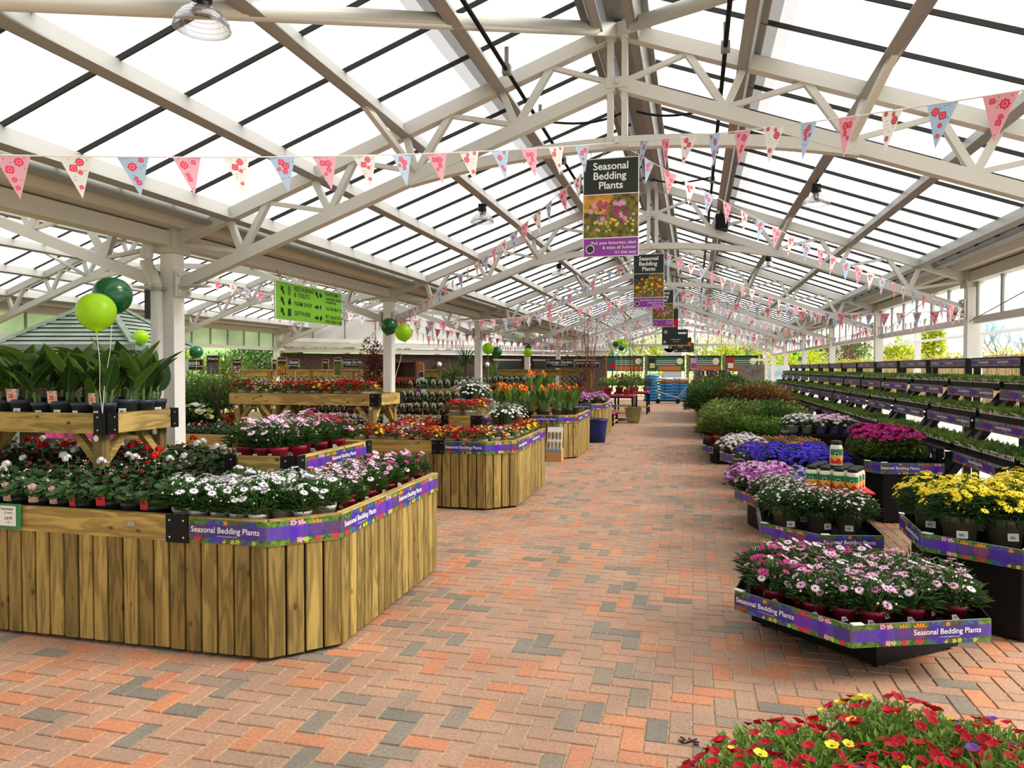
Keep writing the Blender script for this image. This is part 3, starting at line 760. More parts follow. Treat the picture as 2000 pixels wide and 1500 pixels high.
def P_shrub(seed, lm='lf', n=420, rad=.24, h=.36, L=.06, w=.026, pot='terra', pr=.09, ph=.15, fl=None, nf=25):
    r = random.Random(seed); mb = MB()
    for i in range(14):
        a = r.uniform(0, 6.3); s = r.uniform(.2, .9); mb.tube([(0, 0, ph * .9), (math.cos(a) * s * rad * .5, math.sin(a) * s * rad * .5, ph + h * .5), (math.cos(a) * s * rad, math.sin(a) * s * rad, ph + h * .9)], [.006, .004, .002], 4, 1, .5, False)
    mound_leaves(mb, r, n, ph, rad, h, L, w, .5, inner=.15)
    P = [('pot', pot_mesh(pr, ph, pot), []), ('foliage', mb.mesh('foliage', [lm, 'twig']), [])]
    if fl:
        mb = MB()
        for p, nn in dome_pts(r, nf, ph, rad, h): trumpet(mb, p, nn, .018, 1, 0, r)
        P.append(('blossom', mb.mesh('blossom', ['disc', fl]), []))
    return P
def P_tagged(seed, tagm, flower=None, lm='lfg'):
    r = random.Random(seed); mb = MB(); mound_leaves(mb, r, 90, .085, .085, .1, .05, .028, .4)
    P = [('pot', pot_mesh(.06, .1, 'grey_pot'), []), ('foliage', mb.mesh('foliage', [lm]), [])]
    if flower:
        mb = MB()
        for p, n in dome_pts(r, 14, .08, .09, .11): trumpet(mb, p, n, .016, 1, 0, r)
        P.append(('blossom', mb.mesh('blossom', ['disc', flower]), []))
    mb = MB(); k = 8
    o = [(-.03 * math.cos(PI * i / k), .15 + .06 * math.sin(PI * i / k)) for i in range(k + 1)]
    for (a, b) in zip(o[:-1], o[1:]): mb.beam((a[0], 0, a[1]), (b[0], 0, b[1]), .028, .003, 0, .5, (0, 1, 0))
    mb.beam((-.03, 0, .09), (-.03, 0, .15), .003, .022, 0); mb.q([(.014, -.002, .07), (.014, -.002, .17), (.05, -.002, .17), (.05, -.002, .07)], 0)
    mb.q([(.022, -.003, .09), (.022, -.003, .13), (.042, -.003, .13), (.042, -.003, .09)], 1)
    P.append(('plant_label', moved(mb.mesh('plant_label', [tagm, 'print']), 0, -.03, .0, .15), []))
    return P
def P_tray(seed, lm, flower=None, w=.34, d=.30, spikes=True, full=1.0):
    r = random.Random(seed); mb = MB(); mb.box((0, 0, .025), (w, d, .05), 0)
    for i in range(1, 6): mb.box((-w / 2 + w * i / 6, 0, .051), (.006, d, .004), 0)
    body = mb.mesh('tray', ['black']); mb = MB()
    for i in range(int(520 * full)):
        p = Vector((r.uniform(-w / 2, w / 2), r.uniform(-d / 2, d / 2), .048)); dd = rdir(r, .3); leaf(mb, p, dd, r.uniform(.05, .1), .026, 0, r.random(), .2)
    P = [('tray', body, []), ('foliage', mb.mesh('foliage', [lm]), [])]
    if flower:
        mb = MB()
        for i in range(40): trumpet(mb, (r.uniform(-w / 2, w / 2), r.uniform(-d / 2, d / 2), .08 + r.uniform(0, .02)), (0, 0, 1), .014, 1, 0, r)
        P.append(('blossom', mb.mesh('blossom', ['disc', flower]), []))
    if spikes:
        mb = MB()
        for i in range(9):
            x = -w / 2 + w * (i + .5) / 9; mb.box((x, -d / 2 - .004, .062), (.02, .003, .04), 0); mb.box((x, -d / 2 - .006, .064), (.015, .002, .024), 1)
        P.append(('label_strip', mb.mesh('label_strip', ['card', 'cardpic']), []))
    return P

CALM = {'fr': 8, 'fy': 2, 'fv': 1}
OST_W = [P_osteo(i, 'white_pot', ['fw'], 7, .026, False) for i in (1, 2, 3)]
OST_P = [P_osteo(i, 'red_pot', ['fp', 'fpale'], 11, .024) for i in (4, 5, 6)]
OST_M = [P_osteo(i, 'red_pot', ['fm', 'fpale', 'fm'], 10, .024) for i in (7, 8, 9)]
OST_R = [P_osteo(i, 'red_pot', ['fm', 'fr', 'fp'], 12, .024) for i in (10, 11)]
OST_PP = [P_osteo(i, 'red_pot', ['fpale', 'fp', 'fp'], 9, .025) for i in (12, 13, 14)]
GER_W = [P_geranium(i, 'fw', 1, 'cardpic') for i in (21, 22)]
GER_R = [P_geranium(i, 'fsc', 1, 'cardred') for i in (23, 24)]
GER_0 = [P_geranium(i, 'fbud', 0, None) for i in (25, 26)]
GER_B = [P_geranium(i, c, n, None) for i, c, n in ((27, 'fw', 1), (28, 'fw', 0), (29, 'fsc', 1), (270, 'fbud', 0), (280, 'fbud', 0))]
GER_R0 = [P_geranium(i, 'fbud', 0, 'cardred') for i in (251,)]
GER_W0 = [P_geranium(i, 'fpale', 0, 'cardpic') for i in (252,)]
CAN = [P_canna(i, i % 2 == 0) for i in (30, 31, 32, 33)]
CAL = [P_calib(i, m, 78) for i, m in ((41, CALM), (42, {'fr': 1}), (43, {'fr': 9, 'fyp': 3}))]
CALY = [P_calib(i, {'fyp': 4, 'fr': 2, 'fv': 2}, 60) for i in (44, 45)]
CALF = [P_calib(i, {'fr': 11, 'fy': 2, 'fv': 1}, 80, .17, 'grey_pot', .62, 2600, 'lfl') for i in (46, 47, 48)]
CLA = [P_calla(i, ['fo', 'fsc', 'fo', 'fy'][:3 + i % 2]) for i in (51, 52, 53)]
MRG = [P_marguerite(i) for i in (55, 56)]
ARW = [P_argy(i, 'fpale', 'disc', nf=52, fr=.0145, h=.19) for i in (61, 62, 63)]
ARY = [P_argy(i, 'fy', 'discbr', nf=80, fr=.026, pr=.11) for i in (64, 65, 66)]
SEN = [P_dome(i, ['fs', 'fs', 'fpale'], 'discd', 110, .023, .2, .2) for i in (71, 72)]
SENB = [P_dome(i, ['fb', 'fw', 'fv'], 'fw', 120, .017, .19, .17) for i in (73, 74)]
BLU = [P_dome(i, ['fb'], 'fb', 170, .019, .19, .17, kind='t') for i in (75, 76)]
SUR = [P_dome(i, ['fbur'], 'discd', 85, .028, .18, .21, 'blue_pot', 560, .045, .024, 't', 'lfo', .09, .13, True) for i in (77, 78)]
ORA = [P_dome(i, ['fo', 'fyp', 'fsc'], 'discbr', 60, .018, .13, .12, 'white_pot', 160, .035, .014) for i in (79, 80)]
OSW = [P_dome(i, ['fw', 'fpale'], 'discd', 40, .027, .17, .15, 'white_pot', 260, .05, .018, lm='lf') for i in (81, 82)]
OSL = [P_dome(i, ['fp', 'fw'], 'discd', 40, .027, .17, .15, 'lilac_pot', 260, .05, .018, lm='lf') for i in (83, 84)]
OSK = [P_dome(i, ['fw', 'fpale'], 'discd', 45, .027, .17, .15, 'pink_pot', 260, .05, .018, lm='lf') for i in (85, 86)]
DRK = [P_dome(i, ['fbur', 'fr'], 'discd', 14, .02, .16, .14, 'grey_pot', 300, .05, .02, lm='lfm') for i in (87, 88)]
SHG = [P_shrub(i, 'lfo', 620, .27, .3) for i in (91, 92)]
SHD = [P_shrub(i, 'lf', 620, .27, .36, .07, .024) for i in (93, 94)]
SHL = [P_shrub(i, 'lfl', 500, .25, .22, .05, .022) for i in (95, 96)]
SHB = [P_shrub(i, 'lfbronze', 450, .28, .3, .07, .03) for i in (97, 98)]
SHR = [P_shrub(i, 'lf', 420, .26, .34, .07, .03, fl='fr', nf=22) for i in (99, 100)]
TGO = [P_tagged(i, 'cardred') for i in (101, 102)]
TGW = [P_tagged(i, 'card') for i in (103, 104)]
TGF = [P_tagged(i, 'card', 'fw') for i in (105, 106)]
TGY = [P_tagged(i, 'card', 'fyp') for i in (107,)]
TGP = [P_tagged(i, 'card', 'fp', 'lfm') for i in (108, 109)]
TRY = [P_tray(i, lm, f) for i, lm, f in ((111, 'lfo', None), (112, 'lfl', None), (113, 'lfm', None), (114, 'lfo', None), (115, 'lfl', None), (116, 'lfo', 'fw'))]
# ================================================================ banners, benches, tables, trolleys, racks
M['bn_dark'] = mat('banner_leaf_photo', (.025, .08, .015), .35, c2=(.14, .30, .04), noise=.8, nscale=45)
M['bn_olive'] = mat('banner_olive_photo', (.08, .085, .04), .35, noise=.5, nscale=40)
M['bn_teal'] = mat('banner_blue_photo', (.02, .06, .14), .35, c2=(.05, .12, .25), noise=.6, nscale=50)
def veil(name, c, f):
    m, n, l, b = nt(name); b.inputs['Base Color'].default_value = (*c, 1); b.inputs['Roughness'].default_value = .35
    t = n.new('ShaderNodeBsdfTransparent'); x = n.new('ShaderNodeMixShader'); x.inputs[0].default_value = f
    l.new(t.outputs[0], x.inputs[1]); l.new(b.outputs[0], x.inputs[2]); l.new(x.outputs[0], n['Material Output'].inputs[0])
    return m
M['bn_band'] = veil('banner_violet_band', (.07, .035, .33), .72)
M['bn_band2'] = veil('banner_bright_violet', (.13, .05, .50), .68)
M['bn_band3'] = veil('banner_plum', (.13, .04, .22), .62)
M['bn_or'] = mat('banner_orange_flower', (.80, .28, .01), .35)
M['bn_red'] = mat('banner_red_flower', (.72, .015, .07), .35)
M['bn_pk'] = mat('banner_pink_flower', (.85, .40, .52), .35)
M['bn_vi'] = mat('banner_violet_flower', (.08, .02, .42), .35)
M['bn_li'] = mat('banner_lime', (.5, .62, .06), .35)
M['bn_back'] = mat('banner_backing', (.35, .35, .33), .5)
BNM = ['bn_dark', 'bn_olive', 'bn_teal', 'bn_band', 'bn_band2', 'bn_band3', 'bn_or', 'bn_red', 'bn_pk', 'bn_vi', 'bn_li', 'bn_back']
M['bn_rack'] = veil('rack_grey_violet_band', (.11, .085, .19), .8)
M['bn_rdk'] = mat('rack_dark_photo', (.05, .05, .05), .4, c2=(.2, .19, .17), noise=.6, nscale=40)
BNR = ['bn_rdk', 'bn_olive', 'bn_rdk', 'bn_rack', 'bn_band', 'bn_rack', 'bn_back', 'bn_red', 'bn_back', 'bn_vi', 'bn_back', 'bn_back']
MODLEN = 6.05   # one repeat of the print in banner heights
def banner(root, a, b, z0, z1, s0=0.0, words=True, mats=None):
    """a printed strip on the outside of the edge a-b (outside is to the right-hand side of a->b); s0 is where the print starts"""
    a, b = Vector((a[0], a[1], 0)), Vector((b[0], b[1], 0)); L = (b - a).length; d = (b - a) / L; n = Vector((d.y, -d.x, 0)); h = z1 - z0
    mb = MB(); P = lambda s, z, e: a + d * s + n * e + Vector((0, 0, z0 + z * h))
    mb.beam(P(0, .5, .004), P(L, .5, .004), .006, h, 11)
    tiles = [(0, .85, 0), (.85, 1.75, 2), (1.75, 2.5, 1), (2.5, 3.2, 2), (3.2, 4.55, 0), (4.55, 5.2, 1), (5.2, 6.05, 0)]
    flowers = [(.42, .62, .4, 6, 13), (.42, .2, .2, 7, 6), (1.15, .62, .36, 9, 9), (1.45, .34, .34, 9, 9), (1.78, .86, .13, 6, 5), (1.7, .1, .1, 10, 5), (2.1, .1, .12, 10, 5), (2.35, .12, .13, 10, 5), (2.85, .5, .34, 9, 7), (3.15, .85, .14, 9, 5), (3.1, .1, .12, 10, 5), (3.85, .5, .56, 7, 13), (4.6, .5, .44, 9, 5), (4.72, .88, .16, 8, 5), (5.05, .84, .18, 8, 5), (5.0, .16, .17, 8, 5), (5.25, .14, .14, 10, 5), (5.7, .6, .38, 6, 12), (5.75, .14, .16, 7, 6)]
    bands = [(0, .85, 5), (.85, 3.3, 3), (3.3, 4.3, 4), (4.3, 5.3, 4), (5.3, 6.05, 3)]
    txts = []
    start = math.floor(s0 / MODLEN) * MODLEN; k = start
    while (k - s0) * h < L:
        cl = lambda x: min(L, max(0, (k + x - s0) * h))
        for x0, x1, m in tiles:
            if cl(x1) - cl(x0) > .002: mb.q([P(cl(x0), 0, .0075), P(cl(x1), 0, .0075), P(cl(x1), 1, .0075), P(cl(x0), 1, .0075)], m, .3 + .5 * ((x0 * 7) % 1))
        for x, z, r, m, pet in flowers:
            c = (k + x - s0) * h
            if c - r * h < .004 or c + r * h > L - .004: continue
            for i in range(pet):
                g0 = 2 * PI * i / pet; w = PI / pet * .8
                mb.q([P(c, z, .008)] + [P(c + math.cos(g0 + q) * r * h * e, min(.99, max(.01, z + math.sin(g0 + q) * r * e)), .008 + .0001 * i) for q, e in ((-w, .75), (0, 1), (w, .75))], m)
        for x0, x1, m in bands:
            if cl(x1) - cl(x0) > .002: mb.q([P(cl(x0), .24, .0092), P(cl(x1), .24, .0092), P(cl(x1), .78, .0092), P(cl(x0), .78, .0092)], m)
        for x, r, m in ((3.85, .26, 4), (4.75, .24, 9)):
            c = (k + x - s0) * h
            if .03 < c < L - .03:
                for i in range(9):
                    g0 = 2 * PI * i / 9; mb.q([P(c, .5, .0095)] + [P(c + math.cos(g0 + q) * r * h * e, .5 + math.sin(g0 + q) * r * e, .0097) for q, e in ((-.3, .8), (0, 1), (.3, .8))], m)
        txts.append((k + 1.75 - s0) * h); k += MODLEN
    bn = part('banner', mb, mats or BNM, root)
    bn['label'] = 'printed flower banner with violet band and white lettering'
    if words:
        for c in txts:
            if c - 1.58 * h > -.02 and c + 1.58 * h < L + .02:
                text('Seasonal Bedding Plants', .34 * h, P(c, .55, .0105), d, bn, 'ptext', .012)
                text('AT THE OLD RAILWAY LINE', .075 * h, P(c + .1 * h, .31, .0105), d, bn, 'ptext', 0)
    return bn

def planks(mb, a, b, z0, z1, bw=.091, gap=.0125, th=.02, rr=R):
    a, b = Vector((a[0], a[1], 0)), Vector((b[0], b[1], 0)); L = (b - a).length; d = (b - a) / L; n = Vector((d.y, -d.x, 0)); k = max(1, round(L / (bw + gap))); w = L / k
    for i in range(k):
        p = a + d * (w * (i + .5)) + n * (-th / 2)
        t = rr.random()
        zz0, zz1 = z0 + rr.uniform(0, .006), z1
        c0, c1 = p + Vector((0, 0, zz0)), p + Vector((0, 0, zz1)); x, e = d * ((w - gap) / 2), n * (th / 2)
        f = d * .006; g = n * .005
        ring = lambda c: [c - x - e, c + x - e, c + x + e - g, c + x - f + e, c - x + f + e, c - x + e - g]
        r0, r1 = ring(c0), ring(c1)
        mb.raw(r0 + r1, [(5, 4, 3, 2, 1, 0), (6, 7, 8, 9, 10, 11)] + [(j, (j + 1) % 6, 6 + (j + 1) % 6, 6 + j) for j in range(6)], 0, t)
def bracket(root, p, dirs, z0, z1, w=.08):
    """black folded corner plate with four zinc bolts; dirs: the directions in which its two leaves run from corner p"""
    mb = MB(); p = Vector((p[0], p[1], 0))
    bolts = []
    for d, n in dirs:
        d, n = Vector((*d, 0)).normalized(), Vector((*n, 0)).normalized()
        c = p + d * (w / 2) + n * .006
        mb.beam(c + Vector((0, 0, z0)), c + Vector((0, 0, z1)), w if abs(d.x) > abs(d.y) else .012, .012 if abs(d.x) > abs(d.y) else w, 0, .5, (0, 1, 0))
        for z in (z0 + .03, z1 - .03): bolts.append((p + d * (w * .62) + n * .013 + Vector((0, 0, z)), n))
    br = part('corner_bracket', mb, ['black'], root)
    for c, n in bolts:
        mb = MB(); mb.tube([c - n * .003, c + n * .003], .0055, 10); part('bolt', mb, ['bolt'], br)

def bench(label, pts, yb, x0, group='planter benches', tag_plate=True):
    """long planter bench: front from x0 to pts[0], chamfer pts[0]-pts[1], aisle side pts[1]-pts[2]; yb its rear"""
    A, B, C = pts; yf = A[1]
    root = thing('planter_bench', label, 'bench', (B[0], B[1], 0), group)
    z0, zf, zt = .02, .632, .776
    mb = MB(); planks(mb, (x0, yf), A, z0, zf); planks(mb, A, B, z0, zf); planks(mb, B, C, z0, zf); planks(mb, C, (C[0] - .02, yb), z0, zf)
    cl = part('cladding', mb, [WZ], root)
    ins = .024
    poly = [(x0, yf + ins), (A[0] - .012, yf + ins), (B[0] - ins, B[1] + .012), (C[0] - ins, C[1]), (C[0] - ins, yb), (x0, yb)]
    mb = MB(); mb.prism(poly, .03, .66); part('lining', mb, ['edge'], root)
    mb = MB(); mb.prism(poly, .661, .695); part('deck', mb, [WX], root)
    xb = A[0] - .49
    for (p, q, w, nm) in (((x0, yf + .02), (xb - .14, yf + .02), WX, 'top_rail'), ((xb, yf + .02), (A[0] - .006, yf + .02), WX, 'top_rail'), ((A[0], A[1] + .022), (B[0] - .022, B[1]), WX, 'top_rail'), ((B[0] - .02, B[1] + .006), (C[0] - .02, yb), WY, 'top_rail')):
        mb = MB(); mb.beam((p[0], p[1], (zf + zt) / 2), (q[0], q[1], (zf + zt) / 2), .045, zt - zf, 0, R.random()); part(nm, mb, [w], root)
    bracket(root, (xb - .07, yf), [((-1, 0), (0, -1)), ((1, 0), (0, -1))], zf - .005, zt + .006, .072)
    h = (zt - .008) - (zf + .003)
    banner(root, (xb + .005, yf), A, zf + .003, zt - .008, 0)
    l1 = (Vector(A) - Vector((xb + .005, yf))).length / h
    banner(root, A, B, zf + .003, zt - .008, l1)
    banner(root, B, C, zf + .003, zt - .008, MODLEN)
    if tag_plate:
        mb = MB(); mb.box((xb - .38, yf - .004, .715), (.05, .004, .026)); pl = part('maker_plate', mb, ['bn_back'], root); 
    return root

def raised_table(label, x0, x1, yf, yb, zt, leg_x, zleg, h=.14, group='raised timber tables'):
    root = thing('raised_table', label, 'table', (x1, yf, zleg), group)
    for p, q, w in (((x0, yf), (x1 - .07, yf), WX), ((x1, yf + .07), (x1, yb - .04), WY), ((x0, yb), (x1 - .06, yb), WX)):
        mb = MB(); mb.beam((*p, zt - h / 2), (*q, zt - h / 2), .042, h, 0, R.random()); part('top_rail', mb, [w], root)
    mb = MB(); mb.box(((x0 + x1) / 2, (yf + yb) / 2, zt - .09), (x1 - x0 - .05, yb - yf - .05, .03)); part('deck', mb, [WX], root)
    bracket(root, (x1 + .02, yf - .02), [((-1, 0), (0, -1)), ((0, 1), (1, 0))], zt - h - .004, zt + .005, .095)
    bracket(root, (x1 + .02, yb + .02), [((0, -1), (1, 0)), ((-1, 0), (0, 1))], zt - h - .004, zt + .005, .075)
    for lx in leg_x:
        for ly in (yf + .05, yb - .05):
            mb = MB(); mb.beam((lx, ly, zleg), (lx, ly, zt - h + .03), .075, .075, 0, R.random()); lg = part('leg', mb, [WZ], root)
            mb = MB(); mb.tube([(lx, ly - .04, zt - h - .035), (lx, ly - .046, zt - h - .035)], .022, 14); part('bolt', mb, ['bolt'], lg)
            for sx in (-1, 1):
                if x0 < lx + sx * .2 < x1 + .05:
                    mb = MB(); mb.beam((lx + sx * .03, ly, zt - h - .2), (lx + sx * .2, ly, zt - h - .01), .05, .05, 0, R.random()); part('brace', mb, [WX], root)
        s = .03
        for (ly, sg) in ((yf + .05, 1), (yb - .05, -1)):
            mb = MB(); mb.beam((lx, ly + sg * .03, zt - h - .2), (lx, ly + sg * .2, zt - h - .01), .05, .05, 0, R.random()); part('brace', mb, [WY], root)
    return root

def tier_box(label, x0, x1, y0, y1, z0, z1, s0=3.2):
    root = thing('tier_box', label, 'display box', (x1, y0, .695), 'tier boxes on the benches')
    for p, q, w in (((x0 + .07, y0), (x1 - .07, y0), WX), ((x1, y0 + .07), (x1, y1 - .07), WY), ((x0, y0 + .05), (x0, y1), WY), ((x0, y1), (x1, y1), WX)):
        mb = MB(); mb.beam((*p, (z0 + z1) / 2), (*q, (z0 + z1) / 2), .04, z1 - z0, 0, R.random()); part('side_rail', mb, [w], root)
    mb = MB(); mb.box(((x0 + x1) / 2, (y0 + y1) / 2, z1 - .06), (x1 - x0 - .05, y1 - y0 - .05, .03)); part('deck', mb, [WX], root)
    for x in (x0 + .05, x1 - .05):
        for y in (y0 + .05, y1 - .05):
            mb = MB(); mb.beam((x, y, .695), (x, y, z0 + .02), .06, .06, 0, R.random()); part('leg', mb, [WZ], root)
    bracket(root, (x1 + .02, y0 - .02), [((-1, 0), (0, -1)), ((0, 1), (1, 0))], z0 - .004, z1 + .005, .105)
    bracket(root, (x0 - .02, y0 - .02), [((1, 0), (0, -1)), ((0, 1), (-1, 0))], z0 - .004, z1 + .005, .075)
    bracket(root, (x1 + .02, y1 + .02), [((0, -1), (1, 0)), ((-1, 0), (0, 1))], z0 - .004, z1 + .005, .085)
    banner(root, (x1 + .02, y0 + .11), (x1 + .02, y1 - .07), z0 + .008, z1 - .012, s0)
    return root

def inset(poly, e):
    n = len(poly); out = []
    for i in range(n):
        p0, p1, p2 = Vector(poly[i - 1]), Vector(poly[i]), Vector(poly[(i + 1) % n])
        d0, d1 = (p1 - p0).normalized(), (p2 - p1).normalized(); n0, n1 = Vector((-d0.y, d0.x)), Vector((-d1.y, d1.x))
        b = (n0 + n1); b = b / max(.3, b.length_squared / 2) ; out.append((p1.x + b.x * e, p1.y + b.y * e))
    return out
def trolley(label, poly, zt, h=.115, faces=(0, 1), base_in=.12, s0=(0, 0), group='display trolleys', z_floor=0.0, base=None):
    """low black display trolley with a flat tray; poly is counter-clockwise, faces are the edges that carry banners"""
    c = (sum(p[0] for p in poly) / len(poly), sum(p[1] for p in poly) / len(poly))
    root = thing('display_trolley', label, 'trolley', (*c, z_floor), group)
    mb = MB(); mb.prism(poly, zt - h + .005, zt - h + .03); part('tray', mb, ['black'], root)
    b = base or inset(poly, base_in); mb = MB(); mb.prism(b, z_floor + .02, zt - h + .005); part('base', mb, ['steelblk'], root)
    n = len(poly)
    for i in range(n):
        a, q = poly[i], poly[(i + 1) % n]
        mb = MB(); mb.beam((*a, zt - h / 2), (*q, zt - h / 2), .008, h); part('rim', mb, ['bn_back' if i in faces else 'black'], root)
        if i in faces:
            banner(root, a, q, zt - h, zt, s0[faces.index(i)] if i in faces else 0)
            mb = MB(); dd = (Vector(q) - Vector(a)).normalized(); e = Vector(a)
            mb.beam((*(e + dd * .0), zt + .004), (*(e + dd * .06), zt + .004), .03, .006); part('rim_clip', mb, ['card'], root)
    for x, y in b:
        mb = MB(); xx, yy = x + (c[0] - x) * .12, y + (c[1] - y) * .12; mb.tube([(xx - .012, yy, z_floor + .02), (xx + .012, yy, z_floor + .02)], .02, 12); part('castor', mb, ['black'], root)
    return root

def inside(p, poly, e=0):
    n = len(poly)
    for i in range(n):
        a, b = Vector(poly[i]), Vector(poly[(i + 1) % n]); d = (b - a).normalized()
        if (Vector(p) - a).dot(Vector((-d.y, d.x))) < e: return False
    return True

def fill(poly, dx, dy, edge, z, pick, name, where, group, ang=0.0, jit=.012, cols_from='aisle', flip=False, skip=None, smin=.9, smax=1.1, maxrows=99, cat='potted plant'):
    """set potted plants out in rows on a deck; pick(x, y) gives (prototypes, what it is) or None"""
    ca, sa = math.cos(ang), math.sin(ang); c = Vector(poly[0])
    rot = lambda x, y: (c.x + x * ca - y * sa, c.y + x * sa + y * ca)
    loc = [((p[0] - c.x) * ca + (p[1] - c.y) * sa, -(p[0] - c.x) * sa + (p[1] - c.y) * ca) for p in poly]
    x0, x1, y0, y1 = min(p[0] for p in loc), max(p[0] for p in loc), min(p[1] for p in loc), max(p[1] for p in loc)
    ny = int((y1 - y0 - 2 * edge) / dy) + 1; row = 0; made = []
    for j in range(min(ny, maxrows)):
        y = y0 + edge + dy * j; xs = []; x = x0 + edge + (dx / 2 if j % 2 else 0)
        while x <= x1 - edge + .001:
            p = rot(x, y)
            if inside(p, poly, edge * .9) and not (skip and skip(*p)) and seen((p[0], p[1], z + .15)): xs.append(p)
            x += dx
        if not flip: xs = xs[::-1]
        cnt = 0
        for p in xs:
            k = pick(p[0], p[1])
            if not k: continue
            protos, what = k
            lab = f'{what} {where}, {ORD[row]} row back, {ORD[cnt]} from {cols_from}'
            made.append(place(R.choice(protos), name if isinstance(name, str) else name(what), lab, cat, (p[0] + R.uniform(-jit, jit), p[1] + R.uniform(-jit, jit), z), R.uniform(-.5, .5), R.uniform(smin, smax), group))
            cnt += 1
        if cnt: row += 1
    return made
# ================================================================ the planter benches along the aisle and what stands on them
B1 = ((-2.24, 3.42), (-1.945, 3.71), (-1.965, 5.34)); B2 = ((-2.27, 7.72), (-1.96, 8.0), (-1.99, 9.7))
B3 = ((-2.31, 12.42), (-2.0, 12.7), (-2.02, 14.3)); B4 = ((-2.33, 16.77), (-2.03, 17.05), (-2.05, 18.6))
bench('large timber planter bench with white daisies and geraniums, first beside the aisle', B1, 5.34, -6.2)
bench('timber planter bench full of red and yellow calibrachoa, second beside the aisle', B2, 9.7, -6.7)
bench('timber planter bench with orange callas, third beside the aisle', B3, 14.3, -4.3)
bench('timber planter bench behind the blue tub, fourth beside the aisle', B4, 18.6, -3.9)
TB1 = tier_box('small raised timber tier with banner on the daisy bench', -3.02, -2.54, 4.2, 5.28, .885, 1.02)
TB2 = tier_box('small raised timber tier on the red and yellow calibrachoa bench', -3.0, -2.56, 8.4, 9.6, .885, 1.02)
TB3 = tier_box('small raised timber tier on the calla bench', -3.05, -2.62, 13.2, 14.2, .885, 1.02)
raised_table('raised timber table carrying canna pots on the geranium bench', -6.1, -3.93, 4.1, 4.76, 1.29, (-4.02, -5.6), .695)
raised_table('long raised timber table of red and yellow calibrachoa', -5.75, -3.72, 8.0, 8.72, 1.29, (-3.8, -5.12, -5.66), .695)
DK = .695
def poly_bench(b, x0): return [(x0, b[0][1] + .05), (b[0][0] - .02, b[0][1] + .05), (b[1][0] - .05, b[1][1] + .03), (b[2][0] - .05, b[2][1]), (x0, b[2][1])]
# bench one: geraniums towards the canna table, osteospermums round the corner
sk1 = lambda x, y: (-3.15 < x < -2.4 and y > 4.08) or (abs(x + 4.02) < .1 and (abs(y - 4.15) < .12 or abs(y - 4.71) < .12))
def pk1(x, y):
    if x > -2.93: return None
    q = R.random()
    if y < 3.62:
        if x < -3.65: return (GER_W if q < .3 else GER_W0, 'white geranium with photo label')
        return (GER_R if q < .2 else (GER_R0 if q < .75 else GER_0), 'red geranium')
    if y > 4.5: return (GER_B, 'bedding geranium')
    if x < -3.5: return (GER_B[:1], 'white geranium') if q < .42 else ((GER_B[2:3], 'scarlet geranium') if q < .5 else (GER_B[3:], 'budding geranium'))
    return (GER_B[2:3], 'scarlet geranium') if q < .25 else (GER_0, 'budding geranium')
fill(poly_bench(B1, -6.1), .165, .2, .07, DK, pk1, 'potted_geranium', 'on first bench', 'geraniums on the first bench', skip=sk1)
def pk1b(x, y):
    if x < -2.9: return None
    if y < 3.98 or (x < -2.4 and y < 4.1): return (OST_W, 'white osteospermum in white pot')
    if y < 4.75: return (OST_P, 'pink osteospermum in red pot')
    return (OST_M, 'magenta osteospermum in red pot')
fill(poly_bench(B1, -6.1), .128, .14, .045, DK, pk1b, 'potted_osteospermum', 'on first bench', 'osteospermums on the first bench', skip=sk1)
def pkt(x, y): return (OST_P, 'pink osteospermum') if y < 4.75 else (OST_R, 'crimson osteospermum')
fill([(-3.0, 4.22), (-2.56, 4.22), (-2.56, 5.26), (-3.0, 5.26)], .12, .14, .055, .955, pkt, 'potted_osteospermum', 'on daisy bench tier', 'osteospermums on the raised tier', smin=1.05, smax=1.2)
# canna table
x = -4.02; k = 0
while x > -5.6:
    if seen((x, 4.2, 1.4)): place(CAN[k % 4], 'potted_canna', f'broad-leaved canna in slate pot, front of raised table, {ORD[k]} from its corner', 'potted plant', (x - .02, 4.2, 1.215), R.uniform(-.3, .3), R.uniform(.95, 1.1), 'cannas on the raised table'); k += 1
    x -= .178
for k, (x, y) in enumerate(((-4.02, 4.37), (-4.0, 4.52), (-4.02, 4.67))):
    place(CAN[(k * 3 + 1) % 4], 'potted_canna', f'broad-leaved canna in slate pot, side of raised table, {ORD[k]} behind its corner', 'potted plant', (x, y, 1.215), R.uniform(-.3, 1.2), R.uniform(.98, 1.12), 'cannas on the raised table')
k = 0; x = -4.22
while x > -5.9:
    if seen((x, 4.6, 1.4)): place(CAN[(k + 2) % 4], 'potted_canna', f'broad-leaved canna, back row of raised table, {ORD[k]} along', 'potted plant', (x, 4.58, 1.215), R.uniform(-1, 1), R.uniform(.98, 1.15), 'cannas on the raised table'); k += 1
    x -= .2
